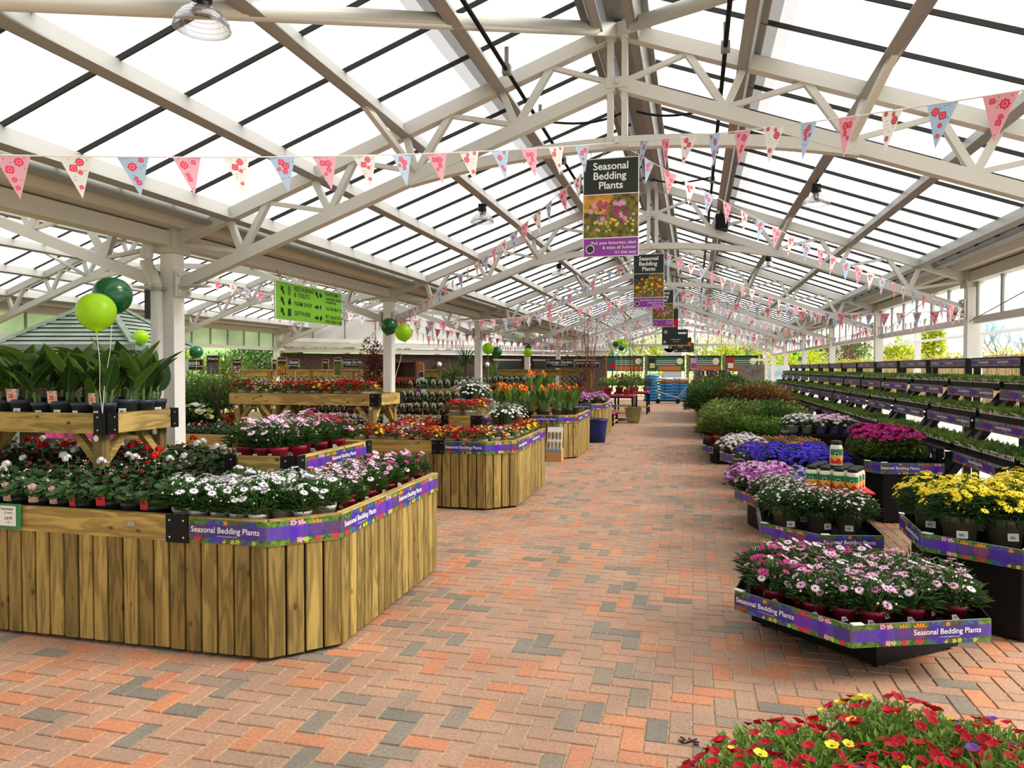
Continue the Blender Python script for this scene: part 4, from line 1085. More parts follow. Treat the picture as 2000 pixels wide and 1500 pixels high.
# bench two
sk2 = lambda x, y: (-3.15 < x < -2.42 and y > 8.3) or (x < -3.5 and (abs(y - 8.05) < .12 or abs(y - 8.67) < .12) and min(abs(x + 3.8), abs(x + 5.12), abs(x + 5.66)) < .12) or x < -3.95
fill(poly_bench(B2, -6.6), .19, .2, .08, DK, lambda x, y: (CAL, 'red and yellow calibrachoa') if R.random() < .78 else (CALY, 'yellow and violet calibrachoa'), 'potted_calibrachoa', 'on second bench', 'calibrachoa on the second bench', skip=sk2)
fill(poly_bench(B2, -6.6), .15, .18, .08, DK, lambda x, y: (GER_B, 'small bedding geranium') if x < -4.0 and (y > 8.0 or x < -4.9) else ((TGF, 'white bedding plant') if x < -4.0 else None), 'potted_geranium', 'on second bench', 'bedding pots on the second bench', smin=.6, smax=.7, skip=lambda x, y: x > -4.0 or y > 8.75 or (min(abs(x + 5.12), abs(x + 5.66)) < .12 and min(abs(y - 8.05), abs(y - 8.67)) < .12))
fill([(-5.72, 8.03), (-3.76, 8.03), (-3.76, 8.7), (-5.72, 8.7)], .17, .3, .09, 1.215, lambda x, y: (CAL, 'red and yellow calibrachoa') if R.random() < .65 else (CALY, 'yellow and violet calibrachoa'), 'potted_calibrachoa', 'on raised table', 'calibrachoa on the raised table', cols_from='corner')
for k, (x, y, p) in enumerate(((-2.9, 8.52, CAL), (-2.7, 8.5, CAL), (-2.72, 8.75, CAL), (-2.9, 8.78, CALY), (-2.72, 9.0, CAL), (-2.72, 9.25, CALY))):
    place(R.choice(p), 'potted_calibrachoa', f'red calibrachoa in white pot on calibrachoa bench tier, {ORD[k]} from its front corner', 'potted plant', (x, y, .975), R.uniform(0, 6), 1.05, 'calibrachoa on the second tier')
for k, (x, y, z, s, w) in enumerate(((-2.32, 8.62, DK, 1.25, 'low beside the tier banner'), (-2.3, 9.0, DK, 1.2, 'beside the tier, second along'), (-2.88, 9.05, .975, 1.25, 'high on the tier'), (-2.9, 9.4, .975, 1.2, 'at the back of the tier'))):
    place(MRG[k % 2], 'potted_marguerite', f'bushy white marguerite on the calibrachoa bench, {w}', 'potted plant', (x, y, z), R.uniform(0, 6), s, 'marguerites on the second bench')
# bench three: callas
fill(poly_bench(B3, -4.2), .3, .32, .12, DK, lambda x, y: (CLA, 'orange calla lily in grey pot') if x > -3.6 else None, 'potted_calla', 'on third bench', 'callas on the third bench', skip=lambda x, y: -3.2 < x < -2.48 and y > 13.1, smin=1.0, smax=1.15)
fill([(-3.02, 13.22), (-2.65, 13.22), (-2.65, 14.18), (-3.02, 14.18)], .2, .25, .09, .975, lambda x, y: (CLA, 'orange calla lily'), 'potted_calla', 'on calla bench tier', 'callas on the third tier')
# bench four
fill(poly_bench(B4, -3.8), .2, .22, .08, DK, lambda x, y: ((OST_R if R.random() < .5 else SEN), 'red and pink bedding plant'), 'bedding_plant', 'on fourth bench', 'bedding on the fourth bench')

# price card hung on bench one, maker plate wording
root = thing('price_card', 'green framed geranium price card hung on the first bench rail', 'price card', (-4.0, 3.4, .7))
mb = MB(); mb.box((-4.03, 3.396, .718), (.3, .012, .15)); part('frame', mb, [mat('green_card_frame', (.02, .2, .06), .4)], root)
mb = MB(); mb.box((-3.985, 3.388, .722), (.16, .006, .118)); mb.box((-4.11, 3.388, .722), (.085, .006, .118), 1); part('price_insert', mb, ['card', 'fm'], root)
text('Geranium', .024, (-3.965, 3.384, .765), (1, 0, 0), root, 'print', .01); text('(1 Litre)', .018, (-3.955, 3.384, .742), (1, 0, 0), root, 'print', .01)
text('£4.99', .026, (-3.955, 3.384, .708), (1, 0, 0), root, 'print', .01); text('Each', .013, (-3.95, 3.384, .685), (1, 0, 0), root, 'print')

# leaflet box, blue tub, planter pot by the benches
root = thing('leaflet_box', 'white and kraft card display box leaning against the calla bench', 'display box', (-2.33, 12.2, 0))
mb = MB(); mb.box((-2.33, 12.2, .11), (.27, .22, .22)); part('kraft_tray', mb, [mat('kraft_card', (.55, .30, .11), .7)], root)
mb = MB(); mb.beam((-2.33, 12.15, .22), (-2.33, 12.27, .58), .27, .02, 0, .5, (0, 1, 0)); part('backing_card', mb, ['card'], root)
mb = MB(); mb.box((-2.33, 12.085, .2), (.27, .008, .04)); part('blue_strip', mb, [mat('sky_blue_print', (.1, .4, .65), .5)], root)
for i in range(4):
    for j in range(2):
        mb = MB(); mb.tube([(-2.43 + .066 * i, 12.15 + j * .05, .22 + .16 * j), (-2.43 + .066 * i, 12.165 + j * .05, .34 + .16 * j)], .02, 8); part('feeder', mb, [WZ], root)
root = thing('tub', 'blue plastic trug standing between the third and fourth benches', 'tub', (-2.08, 15.6, 0))
mb = MB(); mb.lathe([(.001, 0), (.215, 0), (.25, .3), (.27, .47), (.285, .475), (.285, .50), (.262, .50), (.24, .3), (.2, .03), (.001, .03)], 28, 0, .5, (-2.08, 15.6, 0)); part('body', mb, [mat('cobalt_plastic', (.002, .018, .15), .35)], root, True)
for s in (-1, 1):
    mb = MB(); mb.tube([(-2.08 + .18 * math.cos(a), 15.6 + s * (.235 + .05 * math.sin(a)), .46 + .03 * math.sin(a)) for a in [PI * i / 8 for i in range(9)]], .014, 8); part('handle', mb, ['steelblk'], root, True)
root = thing('planter_pot', 'square olive glazed planter pot standing in the aisle by the red shelves', 'planter', (-1.72, 21.4, 0))
mb = MB(); vs = []
for z, w in ((0, .15), (.1, .19), (.42, .235), (.46, .25), (.46, .215), (.4, .2)): vs += [(-1.72 + sx * w, 21.4 + sy * w, z) for sx, sy in ((-1, -1), (1, -1), (1, 1), (-1, 1))]
mb.raw(vs, [(i * 4 + j, i * 4 + (j + 1) % 4, i * 4 + 4 + (j + 1) % 4, i * 4 + 4 + j) for i in range(5) for j in range(4)] + [(3, 2, 1, 0)]); part('body', mb, [mat('olive_glaze', (.26, .25, .09), .3, noise=.4, nscale=3)], root)
mb = MB(); mb.box((-1.72, 21.4, .38), (.38, .38, .02)); part('compost', mb, ['soil'], root)
mb = MB(); mb.tube([(-1.72, 21.4, .39), (-1.72, 21.4, .95)], .008, 6); part('stake', mb, [WZ], root)

# ================================================================ trolleys on the other side of the aisle
T1 = [(.24, 4.32), (.77, 3.86), (1.48, 4.14), (1.52, 4.56), (1.3, 4.88), (.40, 5.05)]
T2 = [(1.45, 5.67), (1.41, 5.02), (1.84, 4.68), (2.36, 4.80), (2.4, 5.75)]
T3 = [(.53, 6.02), (.92, 5.68), (1.36, 5.76), (1.38, 6.95), (.58, 7.0)]
T4 = [(.42, 7.62), (.6, 7.2), (1.5, 7.22), (1.52, 8.15), (.45, 8.2)]
T5 = [(1.74, 8.16), (1.86, 8.0), (2.48, 8.08), (2.48, 9.4), (1.76, 9.4)]
T6 = [(.6, 8.75), (.75, 8.5), (1.66, 8.5), (1.66, 9.5), (.62, 9.5)]
T7 = [(.36, 10.2), (.5, 9.9), (1.7, 9.95), (1.72, 11.1), (.4, 11.15)]
T8 = [(1.3, 11.5), (2.36, 11.4), (2.38, 12.15), (1.34, 12.2)]
T9 = [(.16, 12.6), (.32, 12.35), (1.95, 12.5), (1.95, 15.6), (.2, 15.6)]
T10 = [(.1, 16.9), (.25, 16.7), (2.0, 16.8), (2.0, 20.5), (.12, 20.5)]
T11 = [(.1, 22), (1.7, 22), (1.7, 27), (.1, 27)]
trolley('low black trolley of pink osteospermums, nose of the trolley row', T1, .32, s0=(0, 3.3), base=[(.36, 4.7), (.95, 4.14), (1.47, 4.56), (1.1, 4.98)])
trolley('black trolley of yellow argyranthemums beside the racks', T2, .56, faces=(0, 1, 2), s0=(4.3, 3.6, 4.9), base_in=.06)
trolley('black trolley of pale argyranthemums behind the low osteospermum one', T3, .37, faces=(0, 1, 4), s0=(3.4, 0, 0))
trolley('black trolley of magenta and blue cineraria by the aisle', T4, .38, faces=(0, 1, 4), s0=(3.3, 0, 0))
trolley('black trolley of burgundy petunias next to the racks', T5, .64, faces=(0, 1), s0=(0, .2), base_in=.1)
trolley('black trolley of deep blue flowers by the aisle', T6, .5, faces=(0, 4), s0=(0, 0))
trolley('black trolley with pink pots and orange bedding by the aisle', T7, .46, faces=(0, 1, 4), s0=(0, 0, 0))
trolley('black stand of white and lilac pots against the racks', T8, .63, h=.04, faces=(), s0=(), base_in=.16)
trolley('black trolley of green bushy shrubs by the aisle', T9, .3, faces=(0, 4), s0=(0, 0))
trolley('black trolley of dark shrubs further down the aisle', T10, .3, faces=(0, 4), s0=(0, 0))
trolley('black trolley of red flowering shrubs at the far end of the row', T11, .3, faces=(3,), s0=(0,))
fill(T1, .136, .138, .085, .235, lambda x, y: (OST_M, 'magenta osteospermum in red pot') if x < .62 or y > 4.75 else (OST_PP, 'pale pink osteospermum in red pot'), 'potted_osteospermum', 'on low trolley', 'osteospermums on the low trolley', ang=-.2, skip=lambda x, y: x < .55 and y < 4.28 and R.random() < .8, smin=1.0, smax=1.15)
fill(T2, .25, .27, .13, .475, lambda x, y: (ARY, 'yellow argyranthemum in taupe pot'), 'potted_argyranthemum', 'on trolley', 'yellow argyranthemums', ang=-.1, smin=.95, smax=1.08)
fill(T3, .225, .25, .13, .285, lambda x, y: (ARW, 'pale argyranthemum in taupe pot'), 'potted_argyranthemum', 'on trolley', 'pale argyranthemums', ang=-.1, skip=lambda x, y: x > .9 and y > 6.12, smin=.95, smax=1.05)
fill(T4, .21, .21, .1, .29, lambda x, y: (SEN, 'magenta cineraria') if x < .86 else (SENB, 'blue and white cineraria'), 'potted_cineraria', 'on trolley', 'cinerarias on the trolley', smin=1.05, smax=1.2)
fill(T6, .2, .22, .1, .41, lambda x, y: (BLU, 'deep blue bedding plant'), 'bedding_plant', 'on trolley', 'deep blue bedding plants', smin=1.0, smax=1.15)
fill(T5, .21, .23, .11, .55, lambda x, y: (SUR, 'burgundy petunia in slate pot'), 'potted_petunia', 'on trolley', 'burgundy petunias on the trolley', smin=1.0, smax=1.15)
fill(T7, .19, .2, .1, .37, lambda x, y: (ORA, 'orange bedding plant') if y < 10.35 and x > .6 else ((OSK, 'white osteospermum in pink pot') if x < .85 else (DRK, 'dark red bedding plant')), 'bedding_plant', 'on trolley', 'mixed bedding on the pink pot trolley', smin=1.0, smax=1.2)
fill(T8, .19, .22, .1, .61, lambda x, y: (OSW, 'white osteospermum in white pot') if x < 1.85 else (OSL, 'pink osteospermum in lilac pot'), 'potted_osteospermum', 'on stand', 'osteospermums on the stand', smin=1.1, smax=1.2)
fill(T9, .32, .36, .16, .21, lambda x, y: (SHL, 'light green shrub') if y < 13.3 and x > .5 else ((SHG, 'green bushy shrub') if R.random() < .7 else (SHD, 'dark green shrub')), 'potted_shrub', 'on trolley', 'green shrubs on the trolley', smin=1.25, smax=1.7)
fill(T10, .42, .45, .2, .21, lambda x, y: (SHD, 'dark shrub') if x < .9 else ((SHB, 'bronze shrub') if y < 18.5 else (SHG, 'tall green shrub')), 'potted_shrub', 'on trolley', 'dark shrubs on the trolley', smin=1.9, smax=2.4)
fill(T11, .5, .55, .25, .21, lambda x, y: (SHR, 'red flowering shrub') if x < 1 else (SHD, 'dark shrub'), 'potted_shrub', 'on far trolley', 'red flowering shrubs', smin=2.0, smax=2.5)

# plant food jars on a riser among the pale argyranthemums
root = thing('jar_riser', 'black riser box under the plant food jars', 'display riser', (1.22, 6.68, .285))
mb = MB(); mb.box((1.2, 6.68, .425), (.4, .46, .28)); part('box', mb, ['black'], root)
mb = MB(); mb.box((1.2, 6.66, .57), (.5, .5, .012)); part('red_top', mb, ['cardred'], root)
mb = MB(); mb.lathe([(.001, 0), (.036, 0), (.039, .006), (.039, .12), (.036, .14), (.029, .15)], 20); jb = mb.mesh('body', [mat('granule_jar', (.74, .70, .52), .35, noise=.25, nscale=120)], True)
mb = MB(); mb.lathe([(.029, .148), (.033, .15), (.033, .172), (.030, .176), (.001, .176)], 20); jl = mb.mesh('lid', ['print'], True)
mb = MB(); k = 14
for i in range(k):
    a0, a1 = -PI / 2 - 1.15 + 2.3 * i / k, -PI / 2 - 1.15 + 2.3 * (i + 1) / k
    w0, w1 = .01 * math.sin(i * .9), .01 * math.sin((i + 1) * .9)
    c = lambda a, z: (.0396 * math.cos(a), .0396 * math.sin(a), z)
    for (p, q, r_, s, m) in ((.015, .015, .045 + w0, .045 + w1, 2), (.045 + w0, .045 + w1, .075, .075, 1), (.075, .075, .118, .118, 0)): mb.q([c(a0, p), c(a1, q), c(a1, s), c(a0, r_)], m)
for i in range(12):
    g, h = 2 * PI * i / 12, 2 * PI * (i + 1) / 12
    mb.q([(.0135 * math.cos(g), -.0402, .082 + .0135 * math.sin(g)), (.0135 * math.cos(h), -.0402, .082 + .0135 * math.sin(h)), (.0105 * math.cos(h), -.0402, .082 + .0105 * math.sin(h)), (.0105 * math.cos(g), -.0402, .082 + .0105 * math.sin(g))], 3)
mb.q([(-.01, -.0403, .078), (.01, -.0403, .078), (.01, -.0403, .086), (-.01, -.0403, .086)], 4)
jw = mb.mesh('wrap_label', [mat('label_green', (.01, .2, .07), .4), mat('label_orange', (.8, .38, .03), .4), mat('label_red', (.55, .02, .02), .4), 'card', 'print'])
JAR = [('body', jb, []), ('lid', jl, []), ('wrap_label', jw, [])]
ja = -.42
for j in range(4):
    for i in range(4):
        x, y = (i - 1.5) * .108, (j - 1.5) * .104
        if i > 2 and j > 2: continue
        place(JAR, 'plant_food_jar', f'plant food jar with black lid on riser, {ORD[j]} row back, {ORD[i]} from aisle', 'jar', (1.2 + x * math.cos(ja) - y * math.sin(ja), 6.66 + x * math.sin(ja) + y * math.cos(ja), .576), ja + .15, (1.27, 1.27, 1.1), 'plant food jars')
place(JAR, 'plant_food_jar', 'single plant food jar standing on top of the other jars', 'jar', (1.19, 6.64, .7705), -.1, (1.3, 1.3, 1.2), 'plant food jars')

# calibrachoa close to the camera
root = thing('display_trolley', 'black trolley close to the camera under red calibrachoa', 'trolley', (.74, 1.4, 0), 'display trolleys')
mb = MB(); mb.box((.74, 1.38, .625), (1.4, .8, .03)); part('tray', mb, ['black'], root)
for x in (.2, 1.36):
    for y in (1.04, 1.7): mb = MB(); mb.box((x, y, .305), (.05, .05, .61)); part('leg', mb, ['steelblk'], root)
k = 0
for y, xs in ((1.62, (.40, .60, .80, 1.0, 1.2)), (1.47, (.2, .4, .6, .8, 1.0, 1.2)), (1.32, (.1, .3, .5, .7, .9)), (1.16, (.14, .34, .54, .74))):
    for x in xs:
        place(CALF[k % 3], 'potted_calibrachoa', f'red and yellow calibrachoa on the trolley close to the camera, {ORD[k]} plant', 'potted plant', (x + R.uniform(-.02, .02), y, .64), R.uniform(0, 6), R.uniform(1.02, 1.16), 'calibrachoa close to the camera'); k += 1

# ================================================================ tiered racks in front of the fence side
TIERS = ((2.5, .80), (2.72, 1.12), (2.93, 1.41))
def rack(y0, y1, k):
    root = thing('plant_rack', f'black stepped plant rack of plug trays, {ORD[k]} bay down the fence side', 'rack', (2.9, y0, 0), 'stepped racks along the fence side')
    for (x, z) in TIERS:
        mb = MB(); mb.box((x + .18, (y0 + y1) / 2, z - .015), (.37, y1 - y0 - .03, .03)); part('shelf', mb, ['steelblk'], root)
        banner(root, (x - .012, y1 - .06), (x - .012, y0 + .06), z - .115, z - .012, k * 1.3, k < 7, BNR)
    mb = MB(); mb.beam((3.18, y0 + .04, 1.665), (3.18, y1 - .04, 1.665), .03, .12); part('top_board', mb, ['steelblk'], root)
    banner(root, (3.16, y1 - .08), (3.16, y0 + .08), 1.625, 1.71, k * 1.7, k < 7, BNR)
    for y in (y0 + .1, y1 - .12):
        mb = MB(); mb.beam((2.42, y, .5), (3.02, y, 1.34), .06, .12, 0, .5, (0, 1, 0)); part('leaning_post', mb, ['steelblk'], root)
        mb = MB(); mb.beam((3.2, y, .0), (3.2, y, 1.72), .06, .05); part('back_post', mb, ['steelblk'], root)
        mb = MB(); mb.beam((2.46, y, .03), (3.2, y, .03), .06, .06); part('foot', mb, ['steelblk'], root)
        mb = MB(); mb.beam((2.45, y, .04), (2.45, y, .78), .05, .05); part('front_post', mb, ['steelblk'], root)
    mb = MB(); mb.beam((3.2, y0, .95), (3.2, y1, .95), .04, .05); part('back_rail', mb, ['steelblk'], root)
k = 0; y = 5.1
while y < 25:
    rack(y, y + 1.45, k)
    for ti, (x, z) in enumerate(TIERS):
        for j in range(4):
            p = (x + .18, y + .2 + .35 * j, z)
            if seen((p[0], p[1], p[2] + .05), 120):
                pr = TRY[(k * 2 + ti + j // 2) % 6]
                place(pr, 'plug_tray', f'tray of bedding plugs on {("bottom", "middle", "top")[ti]} shelf, {ORD[k]} rack bay, {ORD[j]} along', 'plant tray', p, -PI / 2 + R.uniform(-.02, .02), 1, 'plug trays on the racks')
    k += 1; y += 1.5
# ================================================================ hanging signs
M['sgreen'] = mat('sign_dark_green', (.012, .022, .016), .4)
M['spurple'] = mat('sign_purple', (.24, .035, .32), .4)
M['sphoto'] = mat('sign_photo_leaves', (.02, .08, .015), .4, c2=(.30, .16, .02), noise=.8, nscale=22)
M['sfence'] = mat('sign_photo_fence', (.55, .26, .03), .4, noise=.4, nscale=16)
M['slime'] = mat('sign_bright_green', (.16, .44, .015), .4)
def bedding_sign(y, label, seed, pal, words, bg2):
    r = random.Random(seed); x0, x1, z0, z1 = XM - .265, XM + .165, 2.47, 3.23; xc = (x0 + x1) / 2
    root = thing('hanging_sign', label, 'sign', (xc, y, z1), 'hanging seasonal bedding signs')
    mb = MB(); mb.box((xc, y, (z0 + z1) / 2), (x1 - x0, .012, z1 - z0)); part('board', mb, ['card'], root)
    f = y - .0075; fr = lambda za, zb, m, e=.006: (mb.q([(x0 + e, f, za), (x1 - e, f, za), (x1 - e, f, zb), (x0 + e, f, zb)], m))
    mb = MB(); fr(2.955, z1 - .006, 0); hd = part('header', mb, ['sgreen'], root)
    for i, wd in enumerate(('Seasonal', 'Bedding', 'Plants')): text(wd, .08, (xc + (-.0, -.01, .0)[i], f - .0015, 3.165 - .074 * i), (1, 0, 0), hd, 'ptext', .014)
    mb = MB(); fr(z0 + .006, 2.61, 0); ft = part('footer', mb, ['spurple'], root)
    for i, wd in enumerate(words): text(wd, .033, (x1 - .018, f - .0015, 2.575 - .037 * i), (1, 0, 0), ft, 'ptext', 0, 'RIGHT')
    mb = MB(); g = lambda q, i: (x0 + .055 + q * math.cos(2 * PI * i / 20), 2.53 + q * math.sin(2 * PI * i / 20))
    for i in range(20):
        a, b, c, d = g(.034, i), g(.034, i + 1), g(.028, i + 1), g(.028, i); mb.q([(p[0], f - .001, p[1]) for p in (a, b, c, d)], 0); mb.q([(x0 + .055, f - .0008, 2.53), (*[d[0]], f - .0008, d[1]), (c[0], f - .0008, c[1])], 1)
    for i in range(9): blob(mb, (x0 + .055 + r.uniform(-.016, .016), f - .0008, 2.53 + r.uniform(-.014, .014)), .003, 2)
    part('round_badge', mb, ['card', 'sgreen', 'lfm'], ft)
    mb = MB(); fr(2.618, 2.948, 0); mb.q([(x0 + .006, f - .0004, 2.82), (xc - .05, f - .0004, 2.79), (xc + .02, f - .0004, 2.948), (x0 + .006, f - .0004, 2.948)], 1)
    for i in range(90):
        p = (r.uniform(x0 + .03, x1 - .03), r.uniform(2.64, 2.88)); s = r.uniform(.012, .024); a = r.uniform(0, 6)
        mb.q([(p[0] + s * math.cos(a + q) * e, f - .0006 - i * 1e-6, p[1] + s * math.sin(a + q) * e) for q, e in ((0, 1), (1.57, .4), (3.14, 1), (4.71, .4))], 2 if i % 3 else 3)
    for i in range(60):
        c = pal[i % len(pal)]; low = i % len(pal) >= len(pal) // 2
        p = (r.uniform(x0 + .035, x1 - .035), r.uniform(2.65, 2.76) if low else r.uniform(2.74, 2.9)); s = r.uniform(.009, .014) if low else r.uniform(.013, .024)
        for q in range(5):
            a = q * 1.2566 + i; mb.q([(p[0], f - .001 - i * 4e-6, p[1])] + [(p[0] + s * e * math.cos(a + w), f - .001 - i * 4e-6, p[1] + s * e * math.sin(a + w)) for w, e in ((-.5, .8), (0, 1), (.5, .8))], 4 + pal.index(c))
    part('flower_picture', mb, ['sphoto', bg2, 'lfm', 'lf'] + pal, root)
    for x in (x0 + .06, x1 - .06):
        mb = MB(); mb.tube([(x, y, z1 - .005), (x, y, 3.31)], .0025, 5); part('hanging_wire', mb, ['bar'], root)
bedding_sign(5.6, 'seasonal bedding sign on the first truss, petunia picture, purple foot', 1, ['fm', 'fp', 'fy', 'fyp'], ('Pick your favourites, plant', '& enjoy all Summer', "it's that easy"), 'sfence')
bedding_sign(10.4, 'seasonal bedding sign on the second truss, marigold picture, purple foot', 2, ['fsc', 'fy', 'fo', 'fyp'], ('Good flowers can last a', 'long time and it', 'all Summer'), 'sgreen')
bedding_sign(15.2, 'seasonal bedding sign on the third truss, pink picture, purple foot', 3, ['fp', 'fm', 'fpale', 'fsc'], ('Plant up a', 'pot today', ''), 'cardred')
def black_sign(x0, x1, y, z0, z1, label, lines, arrow=False, photo=None):
    root = thing('hanging_sign', label, 'sign', ((x0 + x1) / 2, y, z1), 'hanging seasonal bedding signs')
    mb = MB(); mb.box(((x0 + x1) / 2, y, (z0 + z1) / 2), (x1 - x0, .012, z1 - z0)); part('board', mb, ['sgreen'], root)
    f = y - .008; h = z1 - z0
    if photo:
        mb = MB(); mb.q([(x0, f, z0 + h * .3), (x1, f, z0 + h * .3), (x1, f, z0 + h * .62), (x0, f, z0 + h * .62)], 0); part('picture', mb, [photo], root)
    if arrow:
        mb = MB(); z = z0 + h * .76; mb.q([(x0 + .14, f, z - .03), (x1 - .05, f, z - .03), (x1 - .05, f, z + .03), (x0 + .14, f, z + .03)]); mb.q([(x0 + .05, f, z), (x0 + .15, f, z - .075), (x0 + .15, f, z + .075)]); part('arrow', mb, ['ptext'], root)
    for i, s in enumerate(lines): text(s, .055, ((x0 + x1) / 2 + .03, f - .001, z0 + h * .36 - .07 * i), (1, 0, 0), root)
    mb = MB(); mb.tube([(x0 + .09, f - .002, z0 + .1), (x0 + .09, f + .002, z0 + .1)], .05, 16); part('round_badge', mb, ['bn_back'], root)
    for x in (x0 + .05, x1 - .05):
        mb = MB(); mb.tube([(x, y, z1 - .005), (x, y, 3.3)], .003, 5); part('hanging_wire', mb, ['bar'], root)
black_sign(-.84, -.42, 20.0, 2.5, 3.23, 'dark hanging sign with a red flower picture on the fourth truss', ('Bedding',), photo='fsc')
black_sign(-1.05, -.2, 24.8, 2.40, 2.92, 'dark hanging sign with a white arrow on the fifth truss', ('Garden plants', 'this way'), True)
black_sign(-1.0, -.1, 29.6, 2.36, 2.85, 'dark hanging direction sign on the sixth truss', ('Compost', 'and pots'), photo='fo')
black_sign(-.9, .0, 34.3, 2.36, 2.8, 'dark hanging direction sign on the last truss before the gable', ('Pots', 'and bags'))

# green direction sign along the valley gutter
root = thing('direction_sign', 'bright green direction sign hung along the valley gutter', 'sign', (-4.45, 7.6, 2.6))
a, b = Vector((-4.45, 6.98, 0)), Vector((-4.45, 8.52, 0)); z0, z1 = 2.14, 2.58; d = Vector((0, 1, 0)); X = -4.44
mb = MB(); mb.box((-4.45, 7.75, 2.36), (.014, 1.54, .44)); part('board', mb, ['card'], root)
mb = MB(); mb.q([(X, 6.995, z0 + .012), (X, 8.505, z0 + .012), (X, 8.505, z1 - .012), (X, 6.995, z1 - .012)]); gp = part('green_face', mb, ['slime'], root)
for y, z, s, t in ((7.42, 2.515, .074, 'RESTAURANT'), (7.42, 2.445, .074, '& TOILETS'), (7.42, 2.345, .074, 'FARM SHOP'), (7.42, 2.235, .074, 'GIFTWARE'),
                   (8.1, 2.525, .062, 'PLATFORM 1'), (8.1, 2.468, .044, 'GARDENING ESSENTIALS'), (8.1, 2.425, .044, '& FURNITURE'), (8.1, 2.345, .056, 'TEA ROOM & TOILETS'), (8.1, 2.245, .056, 'PET, AQUATICS &'), (8.1, 2.185, .056, 'WILD BIRD CARE')):
    text(t, s, (X + .002, y - .06 if y < 8 else y - .02, z), (0, 1, 0), gp, 'print', .008, 'LEFT')
def arrow(y, z, ang, s):
    mb = MB(); c, w = math.cos(ang), math.sin(ang); P = lambda u, v: (X + .002, y + s * (u * c - v * w), z + s * (u * w + v * c))
    mb.q([P(-1, -.28), P(.2, -.28), P(.2, .28), P(-1, .28)]); mb.q([P(.1, -.7), P(1, 0), P(.1, .7)]); part('arrow', mb, ['print'], gp)
for z in (2.48, 2.36, 2.24): arrow(7.12, z, 2.2, .055)
arrow(7.87, 2.5, 2.2, .05); arrow(7.87, 2.345, 0, .05); arrow(7.87, 2.215, 0, .05)
mb = MB()
for yy in (7.24, 7.27): mb.box((X + .002, yy, 2.48), (.002, .011, .1))
for c in ((7.25, 2.345), (7.265, 2.375), (7.275, 2.345)): mb.box((X + .002, *c), (.002, .035, .04), rz=0)
mb.box((X + .002, 7.26, 2.225), (.002, .06, .06)); mb.box((X + .002, 7.26, 2.268), (.002, .07, .018))
for c in ((7.95, 2.5), (7.975, 2.49), (7.96, 2.35), (7.96, 2.21), (7.975, 2.225)): mb.box((X + .002, *c), (.002, .03, .045))
part('pictograms', mb, ['print'], gp)
for y in (7.1, 8.4): mb = MB(); mb.tube([(-4.45, y, z1), (-4.5, y, 2.71)], .003, 5); part('hanging_wire', mb, ['bar'], root)
# dark vertical sign seen on edge behind the first valley column
mb = MB(); p = at(309, 540, 11.0); q = at(309, 622, 11.0); mb.box((p.x, p.y, (p.z + q.z) / 2), (.5, .012, p.z - q.z))
root = thing('hanging_sign', 'dark hanging sign showing past the first valley column', 'sign', (p.x, p.y, p.z), 'signs in the side hall'); part('board', mb, ['print'], root)
text('PLATFORM', .1, (p.x + .17, p.y - .008, (p.z + q.z) / 2), (0, 0, -1), root, 'ptext', .01, up=(1, 0, 0))
mb = MB(); mb.tube([p, Vector((p.x, p.y, GZ(p.x - XM2)))], .004, 5); part('hanging_wire', mb, ['bar'], root)
# plant guide poster in the side hall
p = at(617, 587, 14.0); q = at(617, 640, 14.0); root = thing('hanging_sign', 'hanging plant guide poster with yellow and white cells beyond the green sign', 'sign', tuple(p), 'signs in the side hall')
w = .33; f = p.y - .008; h = p.z - q.z
mb = MB(); mb.box((p.x, p.y, (p.z + q.z) / 2), (w, .012, h)); part('board', mb, ['card'], root)
mb = MB(); mb.q([(p.x - w / 2, f, p.z - h * .25), (p.x + w / 2, f, p.z - h * .25), (p.x + w / 2, f, p.z), (p.x - w / 2, f, p.z)]); hd = part('header', mb, ['print'], root)
text("Hort's Guide", .05, (p.x, f - .001, p.z - h * .09), (1, 0, 0), hd); text('of Gardening', .05, (p.x, f - .001, p.z - h * .19), (1, 0, 0), hd)
mb = MB()
for i in range(3):
    for j in range(3):
        c = Vector((p.x + (i - 1) * .105, f, p.z - h * (.36 + .2 * j)))
        mb.q([c + Vector(v) for v in ((-.05, 0, -.045), (.05, 0, -.045), (.05, 0, .045), (-.05, 0, .045))], (i + j) % 2); mb.q([c + Vector((.025 * math.cos(g), -.001, .025 * math.sin(g))) for g in [PI / 3 * u for u in range(6)]], 2)
part('cells', mb, ['bn_li', 'card', 'print'], root)
mb = MB(); mb.tube([p, Vector((p.x, p.y, GZ(p.x - XM2)))], .003, 5); part('hanging_wire', mb, ['bar'], root)

